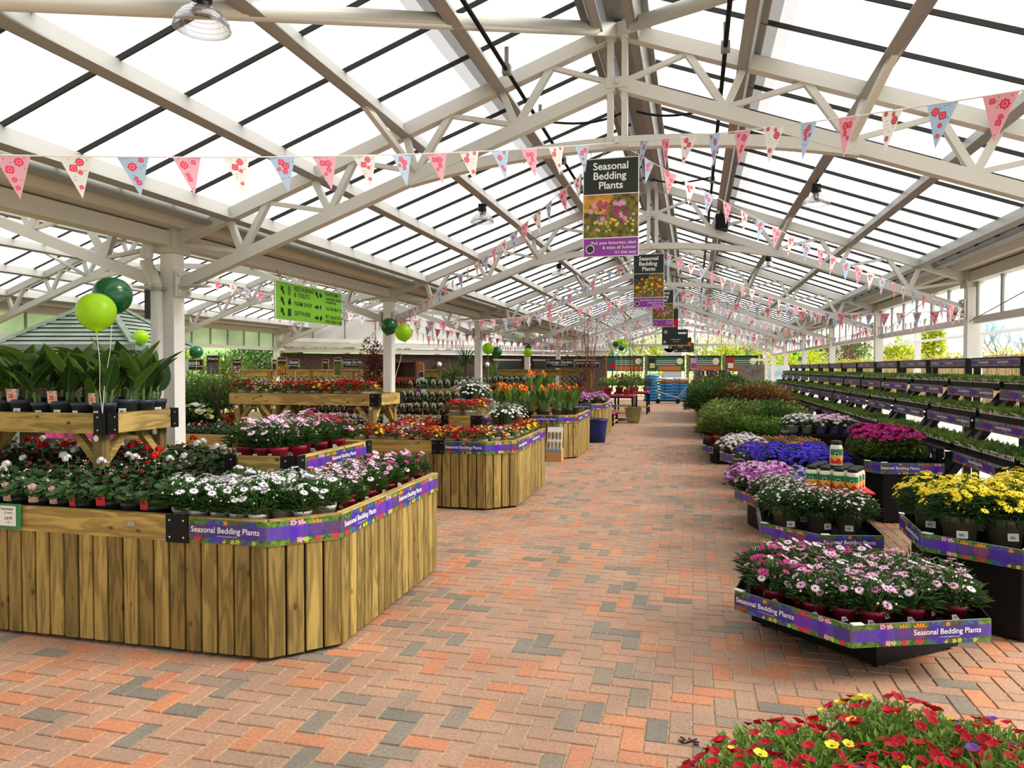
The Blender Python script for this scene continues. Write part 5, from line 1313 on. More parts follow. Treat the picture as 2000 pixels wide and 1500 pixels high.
# ================================================================ bunting: strings of rose-print pennants
M['pk_cloth'] = mat('pink_print_cloth', (.80, .46, .55), .7, transl=.35); M['wh_cloth'] = mat('white_print_cloth', (.82, .82, .80), .7, transl=.35); M['bl_cloth'] = mat('pale_blue_print_cloth', (.50, .64, .80), .7, transl=.35)
M['rose'] = mat('rose_print', (.66, .02, .07), .7, c2=(.85, .16, .24)); M['rleaf'] = mat('rose_leaf_print', (.08, .10, .03), .7)
def pennant(seed, cloth):
    r = random.Random(seed); mb = MB(); W, H = .142, .195
    mb.q([(-W / 2, 0, 0), (0, 0, -H), (W / 2, 0, 0)], 0); mb.q([(-W / 2, -.0018, 0), (W / 2, -.0018, 0), (0, -.0018, -H)], 0)
    def okp(x, z, s): return abs(x) + s < W / 2 * (1 + (z - s) / H) and z + s < -.002
    spots = [(q[0] + r.uniform(-.008, .008), q[1] + r.uniform(-.01, .01), q[2]) for q in (((-.012, -.045, .021), (.018, -.032, .019), (.0, -.075, .016)), ((.02, -.04, .022), (-.03, -.02, .014), (.0, -.12, .014)), ((-.02, -.03, .02), (.012, -.062, .02), (.0, -.145, .011)))[seed % 3]]; tries = 0
    while len(spots) < 9 and tries < 900:
        tries += 1; s = .012 if len(spots) < 4 else .006; x, z = r.uniform(-.07, .07), r.uniform(-.19, -.005)
        if okp(x, z, s) and all((x - a) ** 2 + (z - b) ** 2 > (s + c) ** 2 * .7 for a, b, c in spots): spots.append((x, z, s))
    for side, e in ((1, .0006), (-1, -.0024)):
        for i, (x, z, s) in enumerate(spots):
            for q in range(4 if s > .01 else 2):
                a = q * 1.6 + i; mb.q([(x + s * 1.1 * math.cos(a), e * 1.02, z + s * 1.1 * math.sin(a)), (x + s * .6 * math.cos(a + .6), e * 1.02, z + s * .6 * math.sin(a + .6)), (x + s * .3 * math.cos(a), e * 1.02, z + s * .3 * math.sin(a)), (x + s * .6 * math.cos(a - .6), e * 1.02, z + s * .6 * math.sin(a - .6))], 2)
            if s > .01:
                for rr_, t, ee in ((.85, 0, 1.1), (.55, 1, 1.2), (.25, 0, 1.3)):
                    mb.q([(x + s * rr_ * math.cos(g) * (1 + .15 * (u % 2)), e * ee, z + s * rr_ * math.sin(g) * (1 + .15 * (u % 2))) for u, g in enumerate([PI / 4 * u for u in range(8)])], 1, t)
    return mb.mesh('pennant', [cloth, 'rose', 'rleaf'])
PEN = [[pennant(s * 10 + i, c) for i in range(3)] for s, c in ((1, 'pk_cloth'), (2, 'wh_cloth'), (3, 'bl_cloth'))]
def bunting(a, b, label, sag=.12, step=.25, start=2, group='rose print bunting', dirn=1):
    a, b = Vector(a), Vector(b); L = (b - a).length
    P = lambda t: a.lerp(b, t) - Vector((0, 0, sag * 4 * t * (1 - t)))
    root = thing('bunting', label, 'bunting', tuple(a), group)
    mb = MB(); n = 14; mb.tube([P(i / n) for i in range(n + 1)], .0035, 4); part('cord', mb, ['string'], root)
    k = start; s = .36
    while s < L - .12:
        t = s / L; p = P(t); d = (P(min(1, t + .02)) - P(max(0, t - .02))); ang = math.atan2(d.y, d.x)
        if seen(p, 60):
            o = link('pennant', PEN[k % 3][R.randrange(3)], root, tuple(p - a), ang)
            o.rotation_euler = (R.uniform(-.12, .12), -math.atan2(d.z, math.hypot(d.x, d.y)), ang + R.uniform(-.25, .25))
        k += dirn; s += step
    return root
CZ = 3.33
for k, y in enumerate(TY):
    c = (XM, y - .05, CZ); yn = y + 4.8; yp = y - 4.8
    o = ORD[k]
    if yn < 36:
        bunting(c, (XL + .12, yn - .1, 2.36), f'rose print bunting from {o} truss centre down to the next valley column', .1, dirn=-1)
        bunting(c, (XR - .12, yn - .1, 2.36), f'rose print bunting from {o} truss centre down to the next fence-side column', .1)
    if k in (0, 2, 4):
        bunting(c, (XL + .1, yp, 2.28 if k == 0 else 2.36), f'rose print bunting from {o} truss centre back towards the valley gutter', .12 if k == 0 else .25, dirn=-1)
        bunting(c, (XR - .1, yp, 2.28 if k == 0 else 2.36), f'rose print bunting from {o} truss centre back towards the fence side', .12 if k == 0 else .25)
    if k and yn < 32:
        c2 = (XM2, y - .05, CZ)
        bunting(c2, (XL - .12, yn - .1, 2.36), f'rose print bunting in the pavilion hall from {o} truss centre to the valley', .12, start=1)
        bunting(c2, (XLL + .12, yn - .1, 2.36), f'rose print bunting in the pavilion hall from {o} truss centre to the far row', .12, start=2)
    if k in (1, 2, 3):
        bunting((XL + .1, y + .1, 2.34), (XL + .1, y + 4.7, 2.34), f'rose print bunting strung between valley columns, from the {o} column on', .2)
for k in (1, 2): bunting((XR - .12, TY[k] - .12, 2.42), (XR - .12, TY[k] + 4.6, 2.40), f'rose print bunting along the fence-side columns from the {ORD[k - 1]} column', .08)

# ================================================================ clear bell lamps on the purlins
mb = MB(); mb.lathe([(.045, .0), (.06, -.02), (.1, -.05), (.128, -.09), (.137, -.12), (.134, -.122), (.124, -.092), (.096, -.055), (.05, -.02)], 28)
for z, r_ in ((-.045, .097), (-.065, .113), (-.085, .127)): mb.lathe([(r_, z), (r_ + .004, z - .004), (r_, z - .008)], 28)
lb = mb.mesh('clear_bell', ['acryl'], True)
mb = MB(); mb.lathe([(.001, .06), (.035, .06), (.048, .045), (.05, .02), (.045, .0), (.001, .0)], 16); mb.box((.0, 0, .07), (.08, .045, .04)); lh = mb.mesh('lamp_housing', ['steelblk'], False)
mb = MB(); mb.tube([(0, 0, .08), (0, 0, .13)], .008, 6); mb.box((0, 0, .13), (.04, .06, .02)); lc = mb.mesh('hanger', ['steelblk'])
mb = MB(); mb.lathe([(.001, -.02), (.03, -.02), (.03, -.028), (.001, -.03)], 14); ll = mb.mesh('lens', [mat('lamp_lens', (.8, .8, .78), .3)])
LAMP = [('clear_bell', lb, []), ('lamp_housing', lh, []), ('hanger', lc, []), ('lens', ll, [])]
for k in range(7):
    y = 3.1 + 4.85 * k
    for s, nm in ((-1, 'bench'), (1, 'trolley')):
        x = XM + s * 1.79
        if seen((x, y, 3.4), 120): place(LAMP, 'pendant_lamp', f'clear bell lamp under the {nm}-side roof slope, {ORD[k]} down the hall', 'lamp', (x, y, GZ(1.79) - .27), 0, 1, 'clear bell lamps')

# ================================================================ balloons in pairs
M['bgreen'] = mat('balloon_dark_green', (.004, .10, .025), .22, spec=.6); M['blime'] = mat('balloon_lime', (.46, .80, .02), .3, transl=.35)
mb = MB(); prof = [(.001, -.155), (.012, -.15), (.006, -.142)] + [(.132 * math.sqrt(1 - (2 * f - 1) ** 2) * (1 - .10 * (1 - f) ** 2), -.132 + .268 * f) for f in [i / 14 for i in range(1, 14)]] + [(.001, .138)]; mb.lathe(prof, 20)
bal = {c: (lambda me: me)(mb.mesh('balloon_skin', [c], True)) for c in ('bgreen', 'blime')}
def balloon(u, v, d, c, tie, label, s=1.0):
    p = at(u, v, d); root = thing('balloon', label, 'balloon', tuple(p), 'green and lime balloons'); 
    o = link('skin', bal[c], root); o.scale = (s, s, s); o.rotation_euler = (R.uniform(-.35, .35), R.uniform(-.35, .35), 0)
    mb = MB(); t = Vector(tie); q = p - Vector((0, 0, .14 * s)); mb.tube([q, q.lerp(t, .35) + Vector((.01, 0, -.01)), q.lerp(t, .7) + Vector((-.008, 0, 0)), t], .0022, 5); part('string', mb, ['string'], root)
tc = (-3.93, 4.07, 1.29)
balloon(219, 579, 5.15, 'bgreen', tc, 'dark green balloon tied to the corner of the canna table', 1.03)
balloon(188, 610, 4.8, 'blime', tc, 'lime balloon tied to the corner of the canna table', .96)
t2 = (-3.72, 8.02, 1.29); p = at(775, 768, 8.9)
balloon(760, 638, 10.7, 'bgreen', at(764, 770, 9.2), 'dark green balloon by the second valley column', .96); balloon(788, 650, 10.4, 'blime', at(766, 770, 9.2), 'lime balloon by the second valley column', .95)
for (u, v, d, c, l) in ((275, 659, 12.0, 'blime', 'lime balloon in front of the pavilion roof'), (262, 686, 12.3, 'bgreen', 'dark green balloon under the pavilion eaves'), (383, 688, 13.5, 'bgreen', 'dark green balloon above the grasses sign'), (359, 690, 13.8, 'blime', 'lime balloon half behind the first valley column'),
                        (451, 665, 22, 'bgreen', 'small green balloon against the far clerestory'), (469, 665, 22, 'blime', 'small lime balloon against the far clerestory'), (570, 687, 24, 'blime', 'small lime balloon above the shade sign'), (585, 690, 24.5, 'bgreen', 'small green balloon above the shade sign'), (641, 699, 25, 'bgreen', 'small green balloon above the cottage garden sign'),
                        (953, 681, 15.6, 'blime', 'lime balloon beside the third valley column'), (970, 688, 16.4, 'bgreen', 'green balloon beside the third valley column'), (1030, 677, 20.5, 'bgreen', 'green balloon at the fourth valley column'), (1031, 689, 19.6, 'blime', 'lime balloon at the fourth valley column'),
                        (1212, 667, 27, 'blime', 'upper lime balloon of the far cluster over the aisle'), (1203, 672, 27.4, 'bgreen', 'upper green balloon of the far cluster over the aisle'), (1222, 674, 27.6, 'blime', 'lower lime balloon of the far cluster'), (1214, 679, 26.6, 'bgreen', 'lower green balloon of the far cluster'),
                        (1562, 691, 30, 'blime', 'upper lime balloon by the far racks'), (1553, 699, 30, 'blime', 'lower lime balloon by the far racks'), (1554, 690, 30.6, 'bgreen', 'upper green balloon by the far racks'), (1563, 700, 30.6, 'bgreen', 'lower green balloon by the far racks')):
    e = at(u + 1, 745, d); balloon(u, v, d, c, (e.x, e.y, .02), l, .95)
# ================================================================ stepped benches of tagged perennials
def stepped(label, x0, x1, y0, kfun, grp, where):
    root = thing('stepped_bench', label, 'bench', (x1, y0, 0), 'stepped timber benches')
    steps = [(y0, .62), (y0 + .38, .80), (y0 + .76, .98), (y0 + 1.14, 1.18)]
    for i, (y, z) in enumerate(steps):
        mb = MB(); mb.box(((x0 + x1) / 2, y + .19, z - .02), (x1 - x0, .36, .04)); part('step', mb, [WX], root)
        mb = MB(); mb.box(((x0 + x1) / 2, y + .0, z - .03 + (.0 if i < 3 else .02)), (x1 - x0, .03, .09 if i < 3 else .15), 0, R.random()); part('step_rail', mb, [WX], root)
    for x in (x0 + .1, (x0 + x1) / 2, x1 - .1):
        for y, z in steps: mb = MB(); mb.box((x, y + .2, z / 2 - .02), (.07, .07, z - .04)); part('leg', mb, [WZ], root)
    n = 0
    for i, (y, z) in enumerate(steps):
        x = x1 - .12; c = 0
        while x > x0 + .1:
            if seen((x, y, z + .1), 0):
                pr, what = kfun(i, x); place(R.choice(pr), 'tagged_perennial', f'{what} {where}, {ORD[i]} step up, {ORD[c]} from its aisle end', 'potted plant', (x + R.uniform(-.01, .01), y + .17, z), R.uniform(-.25, .25), R.uniform(.95, 1.1), grp)
            c += 1; x -= .142
    return root
def kf1(i, x):
    if i == 0: return (TGF, 'white bedding with tag') if x > -6.2 else (TGY, 'yellow bedding with tag')
    if x > -5.05: return (TGW, 'perennial with white tag')
    return (TGO, 'perennial with red tag') if x > -6.0 else (TGY, 'yellow perennial with tag')
stepped('stepped timber bench of tagged perennials behind the calibrachoa bench', -6.9, -3.75, 11.0, kf1, 'tagged perennials on the stepped bench', 'behind calibrachoa')
def kf2(i, x): return [(TGP, 'pink perennial with tag'), (TGW, 'perennial with white tag'), (TGO, 'perennial with red tag'), (TGW, 'perennial with white tag')][i]
stepped('stepped timber bench of tagged perennials behind the calla bench', -5.9, -3.62, 15.75, kf2, 'tagged perennials on the far stepped bench', 'behind callas')
root = thing('price_card', 'green framed price card on the stepped bench behind the calibrachoa', 'price card', (-4.75, 12.12, 1.2))
mb = MB(); mb.box((-4.75, 12.115, 1.17), (.2, .015, .15)); part('frame', mb, [bpy.data.materials['green_card_frame']], root)
mb = MB(); mb.box((-4.71, 12.105, 1.17), (.1, .006, .12)); mb.box((-4.81, 12.105, 1.17), (.08, .006, .12), 1); part('price_insert', mb, ['card', 'fm'], root)

# ---- shrubs, sign boards and clutter between the valley columns and the pavilion
def one(proto, name, label, cat, u, v, d, z=None, s=1.0, rz=0):
    p = at(u, v, d); return place(proto, name, label, cat, (p.x, p.y, p.z if z is None else z), rz, s)
def stand(label, x0, x1, y0, y1, z, name='plant_table'):
    root = thing(name, label, 'table', (x1, y0, 0), 'low plant tables in the side hall')
    mb = MB(); mb.box(((x0 + x1) / 2, (y0 + y1) / 2, z - .03), (x1 - x0, y1 - y0, .06)); part('top', mb, [WX], root)
    for x in (x0 + .06, x1 - .06):
        for y in (y0 + .06, y1 - .06): mb = MB(); mb.box((x, y, z / 2 - .03), (.07, .07, z - .06)); part('leg', mb, [WZ], root)
stand('low timber table of feathery shrubs behind the canna table', -8.9, -6.85, 8.8, 10.35, .62)
HYD = [P_dome(i, ['fyp', 'fw', 'lfl'], 'lfm', 26, .045, .24, .2, 'grey_pot', 200, .1, .06, 't', 'lf', .1, .14) for i in (121, 122)]
FEA = [P_shrub(i, 'lfm', 520, .34, .34, .08, .014, 'terra', .1, .16) for i in (123, 124)]
k = 0
for y in (9.05, 9.55, 10.05):
    for x in (-7.1, -7.6, -8.1, -8.6):
        place((HYD if y < 9.3 else FEA)[k % 2], 'potted_shrub', f'{"pale yellow hydrangea" if y < 9.3 else "feathery green shrub"} on low table, {ORD[k % 4]} from the valley column, {ORD[k // 4]} row', 'potted plant', (x, y, .62), R.uniform(0, 6), 1.4 if y < 9.3 else 1.75, 'shrubs on the low table'); k += 1

def board(u0, u1, v0, v1, d, label, words, size=.075, pic=None, name='sign_board', stake=True, m='sgreen'):
    p, q = at(u0, v0, d), at(u1, v1, d); x0, x1, z0, z1, y = p.x, q.x, q.z, p.z, (p.y + q.y) / 2
    root = thing(name, label, 'sign', ((x0 + x1) / 2, y, z0), 'signs over the plant benches')
    mb = MB(); mb.box(((x0 + x1) / 2, y, (z0 + z1) / 2), (x1 - x0, .02, z1 - z0)); part('board', mb, [m], root)
    h = z1 - z0; f = y - .0115
    mb = MB()
    for (a, b, c, e) in ((x0, x1, z0, z0 + .012), (x0, x1, z1 - .012, z1), (x0, x0 + .012, z0, z1), (x1 - .012, x1, z0, z1)): mb.box(((a + b) / 2, y, (c + e) / 2), (b - a, .03, e - c))
    part('frame', mb, [WX], root)
    if pic:
        mb = MB(); mb.q([(x0 + .015, f, z0 + .015), (x1 - .015, f, z0 + .015), (x1 - .015, f, z0 + h * .62), (x0 + .015, f, z0 + h * .62)], 0, .3)
        r = random.Random(int(u0))
        for i in range(70):
            s = (x1 - x0) * r.uniform(.03, .07); c = (r.uniform(x0 + s + .02, x1 - s - .02), r.uniform(z0 + s + .02, z0 + h * .6 - s))
            mb.q([(c[0] + s * math.cos(g), f - .001 - i * 1e-5, c[1] + s * math.sin(g)) for g in [PI / 3 * t for t in range(6)]], 1 + i % len(pic), r.random())
        part('picture', mb, ['sphoto'] + pic, root)
    for i, wd in enumerate(words):
        text(wd, size if i == 0 else size * .4, ((x0 + x1) / 2, f - .002, z0 + h * ((.82 if pic else .68) - (.13 if pic else .3) * i)), (1, 0, 0), root, 'ptext', .012)
    if stake: mb = MB(); mb.box(((x0 + x1) / 2, y + .02, z0 / 2 + .01), (.03, .02, z0 + .02)); part('stake', mb, [WZ], root)
board(347, 402, 702, 723, 15.2, 'dark grasses sign board standing on the trellis', ('Grasses', 'The ideal plants for movement'), .13)
board(402, 431, 694, 731, 15.0, 'wisteria sign with a violet picture on the trellis', ('Wisteria',), .07, ['fv', 'lfgrey'])
board(453, 474, 702, 730, 15.3, 'small sign with a dark picture on the trellis', ('Clematis',), .05, ['fbur', 'card'])
board(541, 562, 697, 733, 15.0, 'sign with an orange flower picture on the trellis', ('Shade Garden',), .04, ['fo', 'fy', 'fsc'])
board(563, 586, 701, 722, 15.4, 'dark shade sign board standing on the trellis', ('Shade', 'Plants for shady places'), .085)
board(532, 541, 702, 722, 15.6, 'narrow dark sign board half hidden by the orange picture sign', ('M',), .08)
board(629, 643, 701, 722, 15.4, 'small grey sign board behind a green balloon', ('Fern',), .05)
board(652, 668, 698, 733, 15.0, 'sign with a green leaf picture on the trellis', ('Back to', 'Bed'), .045, ['lfm', 'lf'])
board(668, 706, 702, 719, 15.4, 'cottage garden sign board standing on the trellis', ('Cottage Garden', 'Traditional cottage plants'), .075)
board(1064, 1122, 702, 719, 19.2, 'cottage garden sign board on the trellis by the aisle', ('Cottage Garden', 'Traditional cottage plants'), .105)
board(1123, 1145, 704, 719, 19.4, 'garden sign board half hidden behind the red twig tree', ('Garden',), .08)
board(1145, 1172, 704, 719, 19.2, 'wildlife sign board at the aisle end of the trellis', ('for Wildlife', 'Plants for wildlife'), .07)

def trellis(x0, x1, y, z, label):
    root = thing('trellis_fence', label, 'fence', (x0, y, 0), 'timber trellis fences')
    n = max(2, round((x1 - x0) / 1.15)); w = (x1 - x0) / n
    mb = MB(); mb.box(((x0 + x1) / 2, y, z - .08), (x1 - x0, .04, .15)); part('top_rail', mb, [WX], root)
    mb = MB(); mb.box(((x0 + x1) / 2, y - .02, z + .005), (x1 - x0, .12, .03)); part('cap', mb, [WX], root)
    for i in range(n + 1): mb = MB(); mb.box((x0 + w * i, y - .03, z / 2), (.09, .07, z)); part('post', mb, [WZ], root)
    for i in range(n):
        mb = MB(); a, b = x0 + w * i + .05, x0 + w * (i + 1) - .05; z0, z1 = z - .75, z - .16; s = -.6
        while s < b - a:
            for sg in (1, -1):
                u0, u1 = max(0, s), min(b - a, s + (z1 - z0))
                if u1 > u0:
                    p0, p1 = u0 - s, u1 - s
                    if sg > 0: mb.beam((a + u0, y, z0 + p0), (a + u1, y, z0 + p1), .012, .022, 0, .6, (0, 1, 0))
                    else: mb.beam((b - u0, y + .008, z0 + p0), (b - u1, y + .008, z0 + p1), .012, .022, 0, .6, (0, 1, 0))
            s += .15
        part('lattice_panel', mb, [WG], root)
trellis(-11.6, -5.9, 16.2, 1.56, 'timber trellis fence carrying plant signs in the side hall')
trellis(-5.3, -2.75, 19.5, 1.56, 'timber trellis fence carrying cottage garden signs by the aisle')

# open wooden cabinet of bottles
root = thing('display_cabinet', 'open brown wooden cabinet with a row of bottles at the second valley column', 'cabinet', (-5.35, 12.8, 0))
M['brown_wood'] = mat('brown_stained_wood', (.14, .05, .02), .5, noise=.3, nscale=12)
for c, dd in (((-5.58, 12.9, .87), (.03, .3, 1.74)), ((-5.12, 12.9, .87), (.03, .3, 1.74))): mb = MB(); mb.box(c, dd); part('side_panel', mb, ['brown_wood'], root)
for z in (.4, .9, 1.34, 1.73): mb = MB(); mb.box((-5.35, 12.9, z), (.46, .3, .03)); part('shelf', mb, ['brown_wood'], root)
mb = MB(); mb.box((-5.35, 13.04, .87), (.46, .02, 1.74)); part('back_panel', mb, ['brown_wood'], root)
for i in range(8):
    p = (-5.53 + .052 * i, 12.82, 1.355); r0 = thing('bottle', f'plant feed bottle with green cap in the brown cabinet, {ORD[i]} along', 'bottle', p, 'bottles in the brown cabinet')
    mb = MB(); mb.lathe([(.001, 0), (.022, 0), (.022, .05), (.019, .06)], 10, 0, .5, p); part('body', mb, ['fsc'], r0, True)
    mb = MB(); mb.lathe([(.0225, .03), (.0225, .055), (.0195, .07)], 10, 0, .5, p); part('wrap_label', mb, ['fo'], r0, True)
    mb = MB(); mb.lathe([(.012, .07), (.014, .095), (.001, .1)], 10, 0, .5, p); part('cap', mb, [bpy.data.materials['label_green']], r0, True)
mb = MB(); mb.box((-4.98, 12.7, 1.5), (.09, .012, .42))
root = thing('info_card', 'tall narrow card with orange top beside the brown cabinet', 'card', (-4.98, 12.7, 1.1)); part('card', mb, ['card'], root)
mb = MB(); mb.box((-4.98, 12.692, 1.63), (.086, .004, .15)); part('orange_panel', mb, ['fo'], root); mb = MB(); mb.box((-4.98, 12.69, 1.49), (.086, .004, .1)); part('green_panel', mb, ['sgreen'], root)
mb = MB(); mb.box((-4.98, 12.71, .65), (.03, .02, 1.3)); part('stake', mb, [WZ], root)

# trees and spiky plants
def tree(label, base, h, rad, lm, seed, n=900, L=.09, w=.04, trunk=.03, name='leafy_tree', cz=.62, flat=1.0, group=None):
    r = random.Random(seed); b = Vector(base); root = thing(name, label, 'tree', tuple(b), group); mb = MB()
    mb.tube([b, b + Vector((.02, 0, h * .35)), b + Vector((0, .02, h * .6))], [trunk, trunk * .8, trunk * .5], 8, 0)
    for i in range(10): d = rdir(r, .2); mb.tube([b + Vector((0, 0, h * r.uniform(.3, .55))), b + Vector((0, 0, h * .55)) + d * rad * .8], [trunk * .4, trunk * .12], 5, 0)
    part('trunk', mb, ['twig'], root); mb = MB(); c = b + Vector((0, 0, h * cz)); hh = h * (1 - cz)
    lobes = [(rdir(r, -.5) * r.uniform(.3, .75), r.uniform(.4, .65)) for _ in range(11)]
    for i in range(n):
        o, q = r.choice(lobes); d = rdir(r, -.7); p = o + d * q * r.uniform(.7, 1); p = Vector((p.x * rad, p.y * rad, p.z * hh * flat))
        leaf(mb, c + p, d + rdir(r, -.6) * .8, L * r.uniform(.7, 1.3), w, 0, r.random(), .2)
    part('crown', mb, [lm], root)
p = at(729, 745, 15.2); tree('purple leaved acer in the side hall beside the brown cabinet', (p.x, p.y, .5), 1.68, .36, 'lfacer', 5, 1500, .07, .03, .02)
solo('crate', (lambda mb: (mb.box((p.x, p.y, .25), (.5, .5, .5)), mb)[1])(MB()), ['brown_wood'], 'brown crate under the purple acer', 'crate', base=(p.x, p.y, 0))
def spiky(label, u, d, ztop, z0, n, L, lm, seed, w=.03):
    r = random.Random(seed); p = at(u, 720, d); b = Vector((p.x, p.y, z0)); root = thing('spiky_plant', label, 'potted plant', tuple(b)); mb = MB()
    mb.tube([b + Vector((0, 0, .2)), Vector((p.x, p.y, ztop - L * .7))], .03, 7, 0); part('stem', mb, ['twig'], root); mb = MB()
    for i in range(n):
        q = rdir(r, -.1); longleaf(mb, (p.x, p.y, ztop - L * .75), q, L * r.uniform(.8, 1.1), w, 0, r.random(), .5, 4, (0, 0, 1))
    part('foliage', mb, [lm], root); mb = MB(); mb.lathe([(.001, 0), (.15, 0), (.18, .28), (.19, .3), (.16, .3), (.001, .26)], 16, 0, .5, b); part('pot', mb, ['grey_pot'], root, True)
spiky('spiky dark cordyline in front of the shop beside the third valley column', 909, 16.6, 2.15, .5, 60, .55, 'lf', 7)
spiky('spiky grassy cordyline beside the tall one', 884, 16.0, 1.75, .5, 60, .45, 'lfm', 8)
spiky('arching fern palm in front of the shop windows', 965, 19, 1.75, .5, 40, .5, 'lfl', 9, .05)
for k, (u, v, d, s, lab) in enumerate(((838, 738, 16.9, 1.1, 'golden yellow shrub by the tagged perennials'), (931, 737, 15.3, 1.0, 'golden yellow shrub behind the white marguerites'))):
    pp = at(u, v, d); place(SHL[k], 'potted_shrub', lab, 'potted plant', (pp.x, pp.y, 0), 0, (2.0 * s, 2.0 * s, 3.7))
for k in range(9):
    pp = at(790 + 12 * k, 735, 17.5 + .6 * (k % 3)); place([SHD, SHG][k % 2][k % 2], 'potted_shrub', f'tall dark shrub before the shop wall, {ORD[k]} from the second valley column', 'potted plant', (pp.x, pp.y, .5), k, 2.0 + .3 * (k % 2), 'tall shrubs before the shop wall')
stand('long timber table under the tall shrubs before the shop', -6.6, -2.9, 20.4, 21.6, .5)
stand('timber table under the shrubs behind the stepped bench', -7.2, -3.4, 17.3, 19.1, .5)
def twigs(label, base, h, rad, n, seed, m='twig', stems=6):
    r = random.Random(seed); b = Vector(base); root = thing('bare_twig_tree', label, 'tree', tuple(b), 'bare twig trees'); mb = MB()
    for s in range(stems):
        a = r.uniform(0, 6.3); q = r.uniform(.03, .1); pts = [b + Vector((math.cos(a) * q, math.sin(a) * q, .1))]
        tip = b + Vector((math.cos(a) * rad * r.uniform(.2, .8), math.sin(a) * rad * r.uniform(.2, .8), h * r.uniform(.8, 1)))
        for i in range(1, 6): pts.append(pts[0].lerp(tip, i / 5) + Vector((r.uniform(-.03, .03), r.uniform(-.03, .03), 0)))
        mb.tube(pts, [.016, .013, .01, .008, .005, .003], 5, 0)
        for k in range(n):
            f = r.uniform(.3, .95); i = int(f * 5); p = pts[i].lerp(pts[min(5, i + 1)], f * 5 - i); g = r.uniform(0, 6.3); L = r.uniform(.2, .5) * h * .35
            d = Vector((math.cos(g) * .45, math.sin(g) * .45, 1)).normalized(); e = p + d * L; mb.tube([p, p.lerp(e, .5) + Vector((r.uniform(-.02, .02), 0, 0)), e], [.005, .004, .002], 4, 0)
    part('stems', mb, [m], root); mb = MB(); mb.lathe([(.001, 0), (.16, 0), (.2, .3), (.21, .33), (.18, .33), (.001, .28)], 18, 0, .5, b); part('pot', mb, ['grey_pot'], root, True)
M['redtwig'] = mat('reddish_twig', (.16, .05, .03), .7)
twigs('tall bare red-brown twig tree beside the fourth bench', (-2.78, 18.95, 0), 3.35, .62, 10, 3, 'redtwig', 9)
twigs('bare pale twig tree beyond the red shelves', (-1.95, 24.6, 0), 3.1, .5, 8, 4, 'twig', 8)
twigs('bare grey twig tree at the far end of the aisle', (.25, 27.5, .0), 3.3, .5, 7, 5, 'bar', 7)

# red covered side tables with plants
def red_table(x0, x1, y0, y1, z, label):
    root = thing('side_table', label, 'table', (x1, y0, 0), 'red topped side tables'); mb = MB(); mb.box(((x0 + x1) / 2, (y0 + y1) / 2, z), (x1 - x0, y1 - y0, .04)); part('top', mb, ['steelblk'], root)
    mb = MB(); mb.box(((x0 + x1) / 2, (y0 + y1) / 2, z + .035), (x1 - x0 - .02, y1 - y0 - .02, .03)); part('red_liner', mb, ['fm'], root)
    for x in (x0 + .04, x1 - .04):
        for y in (y0 + .04, y1 - .04): mb = MB(); mb.box((x, y, z / 2), (.06, .06, z)); part('leg', mb, ['steelblk'], root)
    mb = MB(); mb.box(((x0 + x1) / 2, (y0 + y1) / 2, z * .35), (x1 - x0, y1 - y0, .03)); part('lower_shelf', mb, [WX], root)
red_table(-3.0, -1.75, 22.0, 23.4, .72, 'black side table with red liner beside the planter pot'); red_table(-2.75, -1.55, 25.6, 26.8, .72, 'black side table with red liner further down the aisle'); red_table(-3.0, -2.15, 20.0, 21.2, .3, 'low black stand with red liner behind the planter pot')
for k, (x, y, z, pr, s) in enumerate(((-2.0, 22.3, .79, SHG, 1.25), (-2.6, 22.4, .79, SHL, 1.5), (-2.3, 23.0, .79, SHB, 1.5), (-1.9, 23.0, .79, SHG, 1.5), (-2.0, 26.0, .79, SHG, 1.1), (-1.7, 26.4, .79, SHD, 1.0), (-2.4, 20.4, .36, OSK, 1.4), (-2.75, 20.5, .36, OSW, 1.4), (-2.5, 20.9, .36, DRK, 1.5))):
    place(pr[k % 2], 'potted_shrub', ('green' if pr in (SHG, SHL) else 'bushy') + f' pot plant on the red-lined tables, {ORD[k]} counting down the aisle', 'potted plant', (x, y, z), k, s, 'plants on the red-lined tables')
root = thing('statue', 'dark bronze garden statue before the cottage garden trellis', 'statue', (-2.95, 19.1, 0)); mb = MB(); mb.box((-2.95, 19.1, .35), (.3, .3, .7)); part('plinth', mb, ['grey_pot'], root)
mb = MB(); mb.tube([(-2.95, 19.1, .7), (-2.93, 19.1, .95), (-2.98, 19.08, 1.2), (-2.92, 19.1, 1.42)], [.1, .07, .1, .04], 10); mb.tube([(-2.97, 19.08, 1.22), (-2.8, 19.05, 1.35), (-2.84, 19.05, 1.5)], [.04, .03, .02], 8); mb.lathe([(.001, 0), (.05, .03), (.06, .08), (.04, .13), (.001, .15)], 10, 0, .5, (-2.91, 19.1, 1.42)); part('figure', mb, [mat('dark_bronze', (.035, .02, .015), .4)], root, True)

